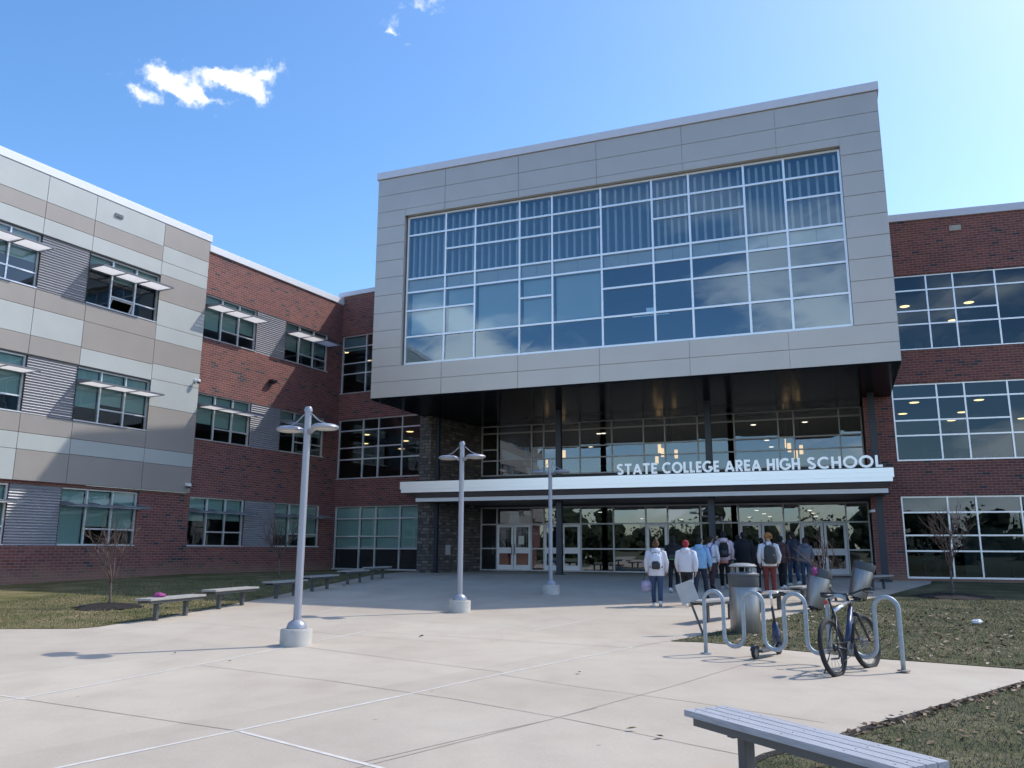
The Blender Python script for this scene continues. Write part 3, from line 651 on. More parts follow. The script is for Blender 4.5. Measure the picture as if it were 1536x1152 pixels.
# ---------------------------------------------------------------- sign lettering
sign = thing('sign_lettering', 'tall pale letters reading STATE COLLEGE AREA HIGH SCHOOL standing on the white canopy', 'sign', loc=tuple(W('glass', 0, -4.6)), rz=rad(-22))
def stroke(mb, pts, w, d0, d1, closed=False):
    n = len(pts); L_, R_ = [], []
    for k in range(n):
        p = Vector(pts[k])
        if closed or 0 < k < n-1:
            a = (p-Vector(pts[k-1])).normalized(); b = (Vector(pts[(k+1) % n])-p).normalized()
            t = (a+b); t = t.normalized() if t.length > 1e-6 else a; nn = Vector((-t.y, t.x)); q = max(.35, nn.dot(Vector((-a.y, a.x)))); nn = nn/q
        else:
            t = (Vector(pts[1])-p).normalized() if k == 0 else (p-Vector(pts[k-1])).normalized(); nn = Vector((-t.y, t.x))
        L_.append(p+nn*w/2); R_.append(p-nn*w/2)
    i = len(mb.v)
    for k in range(n):
        for (q, d) in ((L_[k], d0), (R_[k], d0), (R_[k], d1), (L_[k], d1)): mb.v.append((q.x, d, q.y))
    for k in range(n if closed else n-1):
        a, b = i+4*k, i+4*((k+1) % n)
        for e in range(4): mb.f.append((a+e, b+e, b+(e+1) % 4, a+(e+1) % 4)); mb.m.append(0)
    if not closed:
        mb.f.append((i, i+1, i+2, i+3)); e = i+4*(n-1); mb.f.append((e+3, e+2, e+1, e)); mb.m += [0, 0]
def arc(cx, cy, rx, ry, a0, a1, n=18): return [(cx+rx*cos(rad(a0+(a1-a0)*k/n)), cy+ry*sin(rad(a0+(a1-a0)*k/n))) for k in range(n+1)]
th = .205; q = th/2
GL = {  # width, strokes
 'S': (.62, [arc(.31, .735, .215, .18, 25, 262, 14)+arc(.31, .265, .225, .18, 82, -155, 14)]), 'T': (.62, [[(0, 1-q), (.62, 1-q)], [(.31, 1-th), (.31, 0)]]),
 'A': (.80, [[(.07, 0), (.40, .93)], [(.73, 0), (.40, .93)], [(.2, .28), (.6, .28)]]), 'E': (.52, [[(q, 0), (q, 1)], [(th, 1-q), (.52, 1-q)], [(th, .5), (.48, .5)], [(th, q), (.52, q)]]),
 'C': (.86, [arc(.5, .5, .42, .42, 48, 312, 24)]), 'O': (1.0, [arc(.5, .5, .42, .42, 0, 345, 23)]), 'L': (.50, [[(q, 0), (q, 1)], [(th, q), (.5, q)]]),
 'G': (.94, [arc(.5, .5, .42, .42, 48, 350, 26), [(.94, .44), (.56, .44)]]), 'R': (.62, [[(q, 0), (q, 1)], [(th, 1-q)]+arc(.33, .70, .2, .215, 90, -90, 10)+[(th, .485)], [(.3, .42), (.56, 0)]]),
 'H': (.72, [[(q, 0), (q, 1)], [(.72-q, 0), (.72-q, 1)], [(th, .5), (.72-th, .5)]]), 'I': (.17, [[(q, 0), (q, 1)]])}
hgt = .44
for word, a, b in (('STATE', 8.17, 9.83), ('COLLEGE', 10.05, 12.27), ('AREA', 12.50, 13.85), ('HIGH', 14.07, 15.27), ('SCHOOL', 15.53, 18.12)):
    ws = [GL[c][0] for c in word]; tot = sum(ws)+.13*(len(word)-1); sx = (b-a)/tot; x = a
    for c in word:
        mb = MB()
        for idx, pts in enumerate(GL[c][1]):
            closed = c == 'O'
            stroke(mb, [(px*sx, pz*hgt) for px, pz in pts], th*hgt, -.05+.002*idx, .03-.002*idx, closed)
        o = mb.build('letter', 'letter', sign); o.location = (x, 0, 4.62); x += GL[c][0]*sx+.13*sx
mb = MB(); mb.box(8.1, 18.15, .035, .1, 4.57, 4.63); mb.box(8.1, 18.15, -.02, .02, 4.585, 4.618); mb.build('mounting_rail', 'navy', sign)

# ---------------------------------------------------------------- ground, plaza, lawns
def ground_poly(name, pts, dz, mat, kind='structure', label=None, cuts=1.0):
    bm = bmesh.new(); vs = [bm.verts.new((x, y, 0)) for x, y in pts]; bm.faces.new(vs)
    ys = [p[1] for p in pts]; y = max(min(ys), 2)
    while y < min(max(ys), 44):
        bmesh.ops.bisect_plane(bm, geom=bm.verts[:]+bm.edges[:]+bm.faces[:], plane_co=(0, y, 0), plane_no=(0, 1, 0)); y += cuts
    for v in bm.verts: v.co.z = gz(v.co.y)+dz
    bmesh.ops.triangulate(bm, faces=[f for f in bm.faces if len(f.verts) > 4])
    bmesh.ops.recalc_face_normals(bm, faces=bm.faces[:])
    if sum(f.normal.z for f in bm.faces) < 0: bmesh.ops.reverse_faces(bm, faces=bm.faces[:])
    me = bpy.data.meshes.new(name); bm.to_mesh(me); bm.free(); me.materials.append(M[mat])
    o = bpy.data.objects.new(name, me); COL.objects.link(o); o['kind'] = kind
    if label: o['label'] = label
    return o
ground_poly('ground', [(-700, -700), (700, -700), (700, 900), (-700, 900)], -.06, 'ground')
ground_poly('plaza_pavement', [(-40, -14), (40, -14), (40, 50), (-40, 50)], -.004, 'concrete')
e0 = W('left', .1, -.02); e1 = W('wing', -37.5, -.02); e2 = W('left', 4.9, -.05)
lawnL = [(-60, 15.6), (-9.71, 16.18), (-8.3, 16.28), (-8.05, 16.6), (-7.9, 17.1), (-7.6, 17.9), (-7.31, 19.48), (-6.95, 22), (-6.62, 24.6), (-6.24, 28.0), (-5.9, 31.5), (-5.45, 35.5), (-5.0, 38.6), (e2.x, e2.y), (e0.x, e0.y), (e1.x, e1.y), (-60, 5)]
lawnM = [(2.77, 14.84), (3.36, 14.7), (4.2, 14.04), (5.51, 12.86), (6.15, 12.48), (7.09, 11.86), (7.7, 11.5), (30, 15), (34, 26.0), (15.9, 31.8), (15.1, 30.3), (11.39, 25.36), (9.44, 23.04), (7.35, 20.6), (5.46, 18.22), (4.49, 16.98), (3.3, 15.4)]
lawnB = [(1.85, 6.72), (2.04, 6.98), (3.01, 7.76), (6.34, 10.64), (7.6, 11.45), (30, 14.9), (36, -14), (3.3, -14), (2.3, 5.4)]
GR = []
GR.append(ground_poly('lawn', lawnL, .006, 'lawn_dry', label='green and straw lawn between the plaza and the left wing'))
GR.append(ground_poly('lawn', lawnM, .006, 'lawn', label='leaf-strewn lawn behind the bike rack'))
GR.append(ground_poly('lawn', lawnB, .006, 'lawn', label='brown patchy lawn at the lower right behind the near bench'))

# joints in the slab: pale sealant lines and darker control joints
def strip(mb, pts, w, dz, mi):
    pts = [Vector((x, y)) for x, y in pts]; fine = [pts[0]]
    for a, b in zip(pts, pts[1:]):
        n = max(1, int((b-a).length/.7)); fine += [a+(b-a)*k/n+Vector((R.uniform(-.004, .004), R.uniform(-.004, .004))) for k in range(1, n+1)]
    for a, b in zip(fine, fine[1:]):
        t = (b-a).normalized(); nn = Vector((-t.y, t.x))*w/2*R.uniform(.8, 1.2)
        mb.quad((a.x-nn.x, a.y-nn.y, gz(a.y)+dz), (b.x-nn.x, b.y-nn.y, gz(b.y)+dz), (b.x+nn.x, b.y+nn.y, gz(b.y)+dz), (a.x+nn.x, a.y+nn.y, gz(a.y)+dz), mi)
mb = MB()
for pts in ([(-8.2, 5.2), (-5.4, 9.16), (-4.56, 11.4), (-3.67, 13.84)], [(-3.4, 14.5), (-2.76, 16.06)], [(-5.4, 3.8), (-3.37, 6.56), (-2.48, 7.82), (-1.23, 9.62), (-.14, 11.24), (.8, 12.52), (2.0, 14.05)], [(-2.43, 7.82), (-.98, 6.6), (.6, 5.2)], [(-4.42, 19.6), (-4.06, 21.08)], [(.44, 16.32), (1.83, 18.52)], [(-5.22, 9.32), (-7.5, 10.6)]):
    strip(mb, pts, .044, -.001, 0)
for pts in ([(-5.22, 9.32), (-2.43, 7.82)], [(-4.3, 11.9), (-2.17, 10.6), (-.65, 9.48), (.51, 8.46), (2.0, 6.9)], [(-1.12, 6.78), (-.27, 7.72), (.39, 8.4), (1.9, 10.3), (3.6, 12.6)], [(-.14, 11.2), (.77, 10.32), (1.97, 9.34), (3.0, 8.3)], [(-3.6, 14.1), (-.1, 11.4)], [(-2.7, 16.1), (1.9, 14.0)], [(-6.9, 17.6), (-1.2, 14.6)], [(-6.0, 24), (6, 19)], [(-5, 33), (9.5, 27)], [(2.0, 14.05), (2.75, 14.9)], [(-3.2, 4.2), (.9, 9)]):
    strip(mb, pts, .012, -.001, 1)
tag(mb.build('pavement_joints', ['sealant', 'control']), kind='structure')
# dark strip laid where the lower right lawn meets the slab
mb = MB(); strip(mb, [(1.85, 6.75), (2.04, 6.99), (3.01, 7.77), (6.34, 10.65), (7.5, 11.42)], .10, .012, 0); 0
tag(mb.build('dark_edge', 'mulch'), kind='structure')

def inside(p, poly):
    x, y = p; c = False; n = len(poly)
    for i in range(n):
        x0, y0 = poly[i]; x1, y1 = poly[i-1]
        if (y0 > y) != (y1 > y) and x < (x1-x0)*(y-y0)/(y1-y0)+x0: c = not c
    return c
def scatter(poly, n, box_, rnd, edge=None):
    out = []
    while len(out) < n:
        p = (rnd.uniform(box_[0], box_[1]), rnd.uniform(box_[2], box_[3]))
        if inside(p, poly): out.append(p)
    return out
rg = random.Random(3)
mb = MB()
def blades(pts, h0, h1, w):
    for x, y in pts:
        a = rg.uniform(0, 2*pi); z = gz(y)+.003; hh = rg.uniform(h0, h1); dx, dy = cos(a)*w, sin(a)*w; b = rg.uniform(0, 2*pi); l = hh*rg.uniform(.3, 1.1); i = len(mb.v)
        mb.v += [(x-dx, y-dy, z), (x+dx, y+dy, z), (x+cos(b)*l, y+sin(b)*l, z+hh)]; mb.f.append((i, i+1, i+2)); mb.m.append(0)
blades(scatter(lawnB, 42000, (1.7, 8.5, 4.2, 11.6), rg), .012, .042, .004)
blades(scatter(lawnM, 42000, (2.7, 14, 11.5, 24), rg), .015, .05, .006)
tag(mb.build('grass', 'blade'), 'short patchy winter grass on the two right-hand lawns', 'grass', kind='stuff')
mb = MB(); blades(scatter(lawnL, 26000, (-13, -5, 15.6, 30), rg), .015, .05, .008)
tag(mb.build('grass', 'blade_dry'), 'straw-green short grass on the left lawn', 'grass', kind='stuff')
mb = MB()
def leaves(pts, s0, s1):
    for x, y in pts:
        s = rg.uniform(s0, s1); T = Matrix.Translation((x, y, gz(y)+.014+s*.15)) @ Matrix.Rotation(rg.uniform(0, 6.28), 4, 'Z') @ Matrix.Rotation(rg.uniform(-.5, .5), 4, 'X') @ Matrix.Rotation(rg.uniform(-.4, .4), 4, 'Y')
        o = [(-1, 0, 0), (-.35, -.45, .12), (.4, -.4, .1), (1, 0, .05), (.35, .42, .14), (-.3, .4, .1)]; i = len(mb.v)
        mb.v += [tuple(T @ (Vector(p)*s)) for p in o]+[tuple(T @ Vector((0, 0, -.05*s)))]
        for k in range(6): mb.f.append((i+k, i+(k+1) % 6, i+6)); mb.m.append(0)
leaves(scatter(lawnM, 1500, (2.7, 13, 11.5, 21), rg), .025, .065); leaves(scatter(lawnB, 500, (1.7, 9, 4.4, 11.6), rg), .02, .05); leaves(scatter(lawnL, 160, (-12, -6, 15.7, 24), rg), .025, .06)
edge = []
for k in range(260):
    t = rg.random(); edge.append((3.01+t*3.4+rg.gauss(0, .05), 7.77+t*2.9+rg.gauss(0, .06)-.05))
leaves(edge, .015, .045)
leaves([(-5.1, 13.0), (-4.0, 12.2), (-3.85, 14.9), (.9, 11.3), (1.1, 7.9), (1.3, 7.6), (-1.6, 15.2), (-5.6, 28.1), (-5.5, 27.8), (-6.2, 22.1)], .03, .06)
tag(mb.build('fallen_leaves', 'leaf'), 'dry brown leaves scattered over the lawns and paving', 'leaves', kind='stuff')
def mulch(x, y, r, label):
    mb = MB(); n = 44; i = 0; zc = gz(y); prof = [(1, .008), (.8, .04), (.45, .08), (0.01, .10)]
    rr = [r*rg.uniform(.82, 1.15) for _ in range(n)]
    for q, zz in prof: mb.v += [(x+rr[k]*q*cos(2*pi*k/n), y+rr[k]*q*sin(2*pi*k/n), gz(y+rr[k]*q*sin(2*pi*k/n))+zz+rg.uniform(0, .03)) for k in range(n)]
    for q in range(3):
        for k in range(n): l = (k+1) % n; mb.f.append((q*n+k, q*n+l, (q+1)*n+l, (q+1)*n+k)); mb.m.append(0)
    return tag(mb.build('mulch_bed', 'mulch', smooth=True), label, 'mulch', kind='stuff')

# ---------------------------------------------------------------- bare young trees
def bare_tree(x, y, h, seed, label, lean=(0, 0), spread=.45, dense=1.0, trunk_h=.32):
    rt = random.Random(seed); z = gz(y)
    t = thing('bare_tree', label, 'tree', (x, y, z), 0, 'bare young trees')
    tr = MB(); br = MB()
    top = Vector((lean[0], lean[1], h*trunk_h)); r0 = .022+.010*h/2.2
    tr.tube([(0, 0, -.05), tuple(top*.3+Vector((.015, 0, 0))), tuple(top*.7), tuple(top)], [r0*1.3, r0, r0*.9, r0*.8], 8)
    def grow(p, d, L, r, lev):
        n = 4; pts = [p]; q = p; dd = d.copy()
        for k in range(n):
            dd = (dd+Vector((rt.gauss(0, .13), rt.gauss(0, .13), rt.gauss(.06, .08)))).normalized(); q = q+dd*L/n; pts.append(q)
        br.tube([tuple(v) for v in pts], [r*(1-.17*k) for k in range(n+1)], 5 if lev < 2 else 4)
        if lev >= 3: return
        for k in range(int((4 if lev < 2 else 3)*dense+.5)):
            f = rt.uniform(.25, 1); i = min(int(f*n), n-1); b = pts[i].lerp(pts[i+1], f*n-i)
            a = rt.uniform(0, 2*pi); side = dd.orthogonal().normalized(); side = Matrix.Rotation(a, 3, dd) @ side
            nd = (dd*.75+side*rt.uniform(.35, .8)+Vector((0, 0, .25))).normalized()
            grow(b, nd, L*rt.uniform(.45, .68), max(r*.55, .0024), lev+1)
    for k in range(7):
        a = 2*pi*k/7+rt.uniform(-.4, .4); f = rt.uniform(.7, 1); b = top*f
        d = Vector((cos(a)*spread, sin(a)*spread, 1)).normalized() if k else Vector((lean[0]*.5, lean[1]*.5, 1)).normalized()
        grow(b, d, h*(1-trunk_h)*rt.uniform(.55, .8), r0*.6, 0 if k % 2 else 1)
    tr.build('trunk', 'bark', t, smooth=True); br.build('crown', 'twig', t, smooth=True)
    return t
bare_tree(-9.65, 20.32, 2.1, 11, 'bare young tree in a mulch bed on the lawn below the panel-clad wing', spread=.55)
bare_tree(-8.71, 31.5, 2.5, 12, 'bare young tree close to the inner corner of the brick wing', spread=.4)
bare_tree(12.83, 24.5, 2.75, 13, 'slender bare young tree in mulch before the right-hand ground-floor window', spread=.3)
bare_tree(8.95, 23.2, 2.0, 14, 'leaning bare shrub-like tree behind the tilted steel bins', lean=(-.35, -.1), spread=.95, trunk_h=.3, dense=.75)
mulch(-9.65, 20.32, .75, 'dark mulch round the tree below the panel-clad wing'); mulch(12.83, 24.5, 1.0, 'dark mulch round the tree at right')

# woodland that only the glass mirrors, far behind the viewer
mb = MB(); rw = random.Random(5)
for k in range(620):
    a = rw.uniform(-190, 60); b = -60-rw.uniform(0, 12); hh = 5.5+2.2*sin(a*.21)+1.6*sin(a*.57+1); r_ = rw.uniform(.9, 1.9)
    mb.ell((a, b, rw.uniform(0, max(2, hh))), (r_*1.1, r_, r_), 8, 6, jit=.28, rnd=rw)
for k in range(22000):
    a = rw.uniform(-190, 60); b = -58-rw.uniform(0, 14); hgt_ = 8.2+2.2*sin(a*.21)+1.6*sin(a*.57+1)+1.2*sin(a*1.3)
    z = rw.uniform(-.3, max(2.5, hgt_))*rw.uniform(.5, .86); s = rw.uniform(.08, .3)
    T = Matrix.Translation((a, b, z)) @ Matrix.Rotation(rw.uniform(0, 6), 4, 'Z') @ Matrix.Rotation(rw.uniform(-1, 1), 4, 'X'); i = len(mb.v)
    mb.v += [tuple(T @ (Vector(p)*s)) for p in ((-1, 0, -.6), (1, 0, -.7), (.7, 0, .8), (-.6, 0, .7))]; mb.f.append((i, i+1, i+2, i+3)); mb.m.append(0)
for k in range(110):
    a = rw.uniform(-190, 60); b = -56-rw.uniform(0, 12); mb.tube([(a, b, -.2), (a+rw.uniform(-.3, .3), b, 3), (a+rw.uniform(-.6, .6), b, 7)], [.22, .15, .05], 5)
tag(mb.build('distant_wood', 'evergreen'), 'dark wood across the grounds seen mirrored in the glass', 'wood', kind='stuff')

# ---------------------------------------------------------------- lamps
def make_lamp():
    t = thing('street_lamp', '', 'street lamp', group='twin-headed plaza lamps')
    f = MB(); f.lathe([(.26, -.1), (.26, .24), (.245, .265), (0, .27)], seg=28); soft(f.build('concrete_footing', 'footing', t))
    p = MB(); p.lathe([(.165, .27), (.165, .30), (.14, .36), (.085, .40), (.07, .41)], seg=24); soft(p.build('base_cover', 'pole', t))
    p = MB(); p.lathe([(.066, .40), (.062, 2.0), (.057, 3.9), (.07, 3.905), (.07, 3.95), (.05, 3.99), (0, 4.0)], seg=20); soft(p.build('pole', 'pole', t))
    for s in (-1, 1):
        a = MB(); a.tube([(s*.05, 0, 3.55), (s*.16, 0, 3.60), (s*.26, 0, 3.62)], [.075, .05, .045], 10, squash=.55); a.tube([(s*.05, 0, 3.88), (s*.12, 0, 3.83), (s*.2, 0, 3.76), (s*.3, 0, 3.705), (s*.36, 0, 3.69)], .011, 6)
        a.build('arm', 'pole', t, smooth=True)
        h = MB(); h.lathe([(.0, .055), (.08, .052), (.18, .036), (.23, .012), (.242, -.012), (.23, -.036), (.20, -.046)], c=(s*.37, 0, 3.62), seg=28); hd = soft(h.build('lamp_head', 'pole', t), 50)
        l = MB(); l.lathe([(.20, -.044), (.14, -.056), (0, -.06)], c=(s*.37, 0, 3.62), seg=24); soft(l.build('lens', 'lens', hd))
    return t
lamp = make_lamp()
for i, (x, y, lb_) in enumerate([(-3.55, 14.10, 'nearest full silver lamp post with two disc heads on a round concrete footing'), (-1.20, 19.74, 'middle silver lamp post with two disc heads, standing before the canopy left half'),
        (1.18, 25.04, 'farthest silver lamp post with two disc heads, in the shade before the entrance doors'), (-5.98, 8.45, 'lamp post at the left edge of the photo showing only one disc head')]):
    o = lamp if i == 0 else copy_tree(lamp)
    o.location = (x, y, gz(y)); o.rotation_euler.z = rad(-24); o['label'] = lb_

# ---------------------------------------------------------------- benches
def make_bench(wood, length=1.9, width=.40):
    t = thing('park_bench', '', 'bench'); n = 4; w = width/n
    for k in range(n):
        s = MB(); y0 = -width/2+k*w; s.box(-length/2, length/2, y0+.005, y0+w-.005, .405, .45)
        for x in (-.85, -.5, 0, .5, .85): s.lathe([(.008, -.002), (.007, .003), (0, .004)], c=(x, y0+w/2, .45), seg=8, mi=1)
        s.build('seat_board', [wood, 'mgrey'], t, bevel=.005)
    r = MB()
    for y in (-width/2+.04, width/2-.09): r.box(-length/2+.06, length/2-.06, y, y+.05, .345, .404)
    for x in (-.5, .5): r.box(x-.03, x+.03, -width/2+.06, width/2-.06, .33, .40)
    r.build('seat_frame', 'dgrey', t)
    for x in (-.5, .5):
        l = MB(); l.box(x-.04, x+.04, -.045, .045, -.06, .335); l.build('leg', 'dgrey', t, bevel=.008)
    return t
bench = make_bench('wood_dark')
ang = atan2(.98, .24)
BL = [((-7.31, 18.23), 'bench nearest the camera on the left lawn edge, with a pink cloth on it'), ((-6.85, 20.67), 'second bench from the front along the left lawn edge'), ((-6.31, 23.58), 'third bench from the front on the left, its right end behind the nearest lamp post'),
      ((-5.93, 26.1), 'fourth bench from the front on the left, just right of the nearest lamp post'), ((-5.45, 29.14), 'fifth bench along the left lawn edge, second from the building'), ((-5.03, 31.6), 'farthest left bench, closest to the ground-floor blinds window'),
      ((4.47, 18.22), 'bench behind the left end of the bike rack beside the grey placard'), ((6.23, 20.36), 'bench behind the kick scooter and upright steel bin'), ((7.99, 22.5), 'bench partly hidden by the shorter tilted bin'), ((11.95, 27.4), 'dark bench in the shade at the far right by the brick corner')]
for i, ((x, y), lb_) in enumerate(BL):
    o = bench if i == 0 else copy_tree(bench)
    o.location = (x, y, gz(y)); o.rotation_euler.z = ang if i < 6 else atan2(.73, .68); o['label'] = lb_
    o['group'] = 'benches along the left lawn edge' if i < 6 else 'benches along the right lawn edge'
nb = make_bench('wood', 1.86, .40); nb.location = (1.885, 5.7, gz(5.7)); nb.rotation_euler.z = atan2(-.89, .455); nb['label'] = 'large weathered grey slat bench cut off by the bottom edge of the photo'
mb = MB(); mb.ell((0, 0, .05), (.10, .08, .06), 12, 8, jit=.25, rnd=rg); mb.ell((.08, .03, .04), (.06, .05, .045), 10, 7, jit=.25, rnd=rg)
tag(mb.build('pink_cloth', 'pink', loc=(-7.45, 17.85, gz(17.8)+.45)), 'crumpled pink cloth lying on the nearest left bench', 'cloth')

# ---------------------------------------------------------------- bins
def bin_upright(x, y):
    t = thing('litter_bin', 'upright round steel litter bin with a grey domed hood behind the bike rack', 'litter bin', (x, y, gz(y)), 0, 'steel litter bins')
    b = MB(); b.lathe([(.27, .0), (.28, .02), (.28, .84), (.272, .85)], seg=32); soft(b.build('steel_body', 'steel', t))
    b = MB(); b.lathe([(.283, .845), (.288, .86), (.288, 1.045), (.30, 1.05), (.30, 1.085), (.16, 1.10), (.15, 1.06), (0, 1.05)], seg=32); soft(b.build('collar', ['dgrey'], t))
    b = MB(); b.lathe([(.296, 1.078), (.302, 1.083), (.22, 1.115), (.17, 1.12)], seg=32); soft(b.build('rim', 'mgrey', t))
    b = MB()
    for k in range(4): a = pi/4+k*pi/2; b.box(-.012, .012, -.025, .025, 1.09, 1.23, T=Matrix.Rotation(a, 4, 'Z') @ Matrix.Translation((.2, 0, 0)))
    b.build('hood_posts', 'mgrey', t)
    b = MB(); b.lathe([(.255, 1.215), (.262, 1.235), (.22, 1.265), (.12, 1.285), (0, 1.29)], seg=32); soft(b.build('hood', 'mgrey', t))
    return t
bin_upright(4.46, 16.15)
def bin_tilted(x, y, label, s=1.0, tilt=15):
    t = thing('litter_bin', label, 'litter bin', (x, y, gz(y)), 0, 'steel litter bins')
    T = Matrix.Translation((0, 0, .07)) @ Matrix.Rotation(rad(tilt), 4, 'Y') @ Matrix.Scale(s, 4)
    b = MB(); b.lathe([(.24, 0), (.245, .02), (.285, .78), (.28, .79)], seg=32, T=T); soft(b.build('steel_body', 'steel', t))
    b = MB(); b.lathe([(.284, .785), (.298, .80), (.305, .97), (.29, 1.0), (.20, 1.0), (.18, .93), (0, .92)], seg=32, T=T); soft(b.build('lid_ring', 'dgrey', t))
    b = MB(); b.lathe([(.10, -.1), (.10, .04), (.2, .06), (.2, .08)], seg=20); b.build('foot', 'dgrey', t)
    return t
bin_tilted(7.37, 20.6, 'shorter tilted steel bin with a pink scrap at its rim, leaning right beside the bike', .92); bin_tilted(9.55, 23.3, 'taller-standing tilted steel bin with a wide black lid behind the bicycle handlebar', .98, 17)
mb = MB(); mb.ell((0, 0, 0), (.07, .06, .10), 10, 8, jit=.3, rnd=rg); tag(mb.build('pink_scrap', 'pink', loc=(7.36, 20.36, gz(20.6)+.93)), 'bright pink scrap on the rim of the tilted bin', 'litter')

# placard on a leaning stake
t = thing('placard', 'small grey placard on a dark stake leaning to the left beside the bike rack', 'placard', (3.57, 15.8, gz(15.8)))
T = Matrix.Rotation(rad(-20), 4, 'Y')
s = MB(); s.box(-.02, .02, -.012, .012, -.1, .72, T=T); s.build('stake', 'dgrey', t)
s = MB(); s.box(-.17, .17, -.03, -.014, .62, 1.0, T=T); s.build('board', 'sign_grey', t, bevel=.01)
mb = MB(); mb.ell((0, 0, .05), (.10, .08, .05), 12, 8, jit=.2, rnd=rg); tag(mb.build('paper_scrap', 'white', loc=(9.62, 17.52, gz(17.5)+.02)), 'crumpled white paper on the lawn at right', 'litter')

# ---------------------------------------------------------------- bike rack, scooter, bicycle
A, B = Vector((3.04, 13.32)), Vector((5.28, 11.54)); Ld = (B-A).length; r = Ld/18
rk = thing('bike_rack', 'galvanised wave bike rack of one bent tube', 'bike rack', (A.x, A.y, gz(A.y)), atan2(B.y-A.y, B.x-A.x))
pts = [(0, 0, -.05), (0, 0, .3), (0, 0, .6)]; ztop, zlo = .985-.03, .14
for k in range(9):
    x0 = k*2*r
    if k % 2 == 0: pts += [(x0+r-r*cos(a), 0, ztop-r+r*sin(a)) for a in np.linspace(0, pi, 13)]
    else: pts += [(x0+r-r*cos(a), 0, zlo+r-r*sin(a)) for a in np.linspace(0, pi, 13)]
pts += [(Ld, 0, .6), (Ld, 0, .3), (Ld, 0, -.05)]
s = MB(); s.tube(pts, .0305, 14); s.build('bent_tube', 'galv', rk, smooth=True)
for x in (0, Ld): s = MB(); s.lathe([(.085, .0), (.085, .014), (.04, .016)], c=(x, 0, -.0), seg=20); s.build('base_flange', 'galv' if x == 0 else 'control', rk)

def scooter():
    d = Vector((4.24-3.64, 13.4-12.74)); a = atan2(d.y, d.x)
    t = thing('kick_scooter', 'dark folding kick scooter parked in the bike rack', 'scooter', (3.64, 12.74, gz(12.74)), a)
    L = .80
    for x in (0, L):
        w = MB(); w.tube([(x+.075*cos(k), 0, .10+.075*sin(k)) for k in np.linspace(0, 2*pi, 25)[:-1]], .028, 8, closed=True); wo = w.build('wheel', 'tyre', t, smooth=True)
        w = MB(); T = Matrix.Translation((x, 0, .10)) @ Matrix.Rotation(pi/2, 4, 'X'); w.lathe([(.06, -.02), (.06, .02)], seg=16, T=T); w.build('hub', 'dgrey', wo)
    s = MB(); s.box(.10, .62, -.075, .075, .085, .125); s.tube([(.6, 0, .105), (.70, 0, .2), (.715, 0, .28)], .028, 8); s.build('deck', 'dgrey', t, bevel=.012)
    s = MB(); s.tube([(.10*cos(k), 0, .10+.10*sin(k)) for k in np.linspace(.5, 2.9, 9)], .033, 6, squash=.3); s.build('rear_fender', 'black', t)
    s = MB(); s.tube([(L, -.05, .1), (L-.02, -.05, .22), (L-.04, 0, .26)], .016, 6); s.tube([(L, .05, .1), (L-.02, .05, .22), (L-.04, 0, .26)], .016, 6); s.tube([(L-.04, 0, .20), (L-.06, 0, .3), (L-.085, 0, .48)], [.075, .06, .042], 10); s.build('steering_column', 'blue', t, smooth=True)
    s = MB(); s.tube([(L-.085, 0, .45), (L-.145, 0, .72)], .021, 10); s.tube([(L-.09, 0, .47), (L-.092, 0, .495)], .03, 10); s.build('lower_stem', 'black', t, smooth=True)
    s = MB(); s.tube([(L-.145, 0, .72), (L-.19, 0, .95)], .017, 10); s.tube([(L-.19, -.15, .945), (L-.19, 0, .95), (L-.19, .15, .945)], .013, 8); s.build('upper_stem', 'silver', t, smooth=True)
    for q in (-1, 1): s = MB(); s.tube([(L-.19, q*.14, .945), (L-.19, q*.25, .94)], .018, 8); s.build('grip', 'black', t, smooth=True)
scooter()

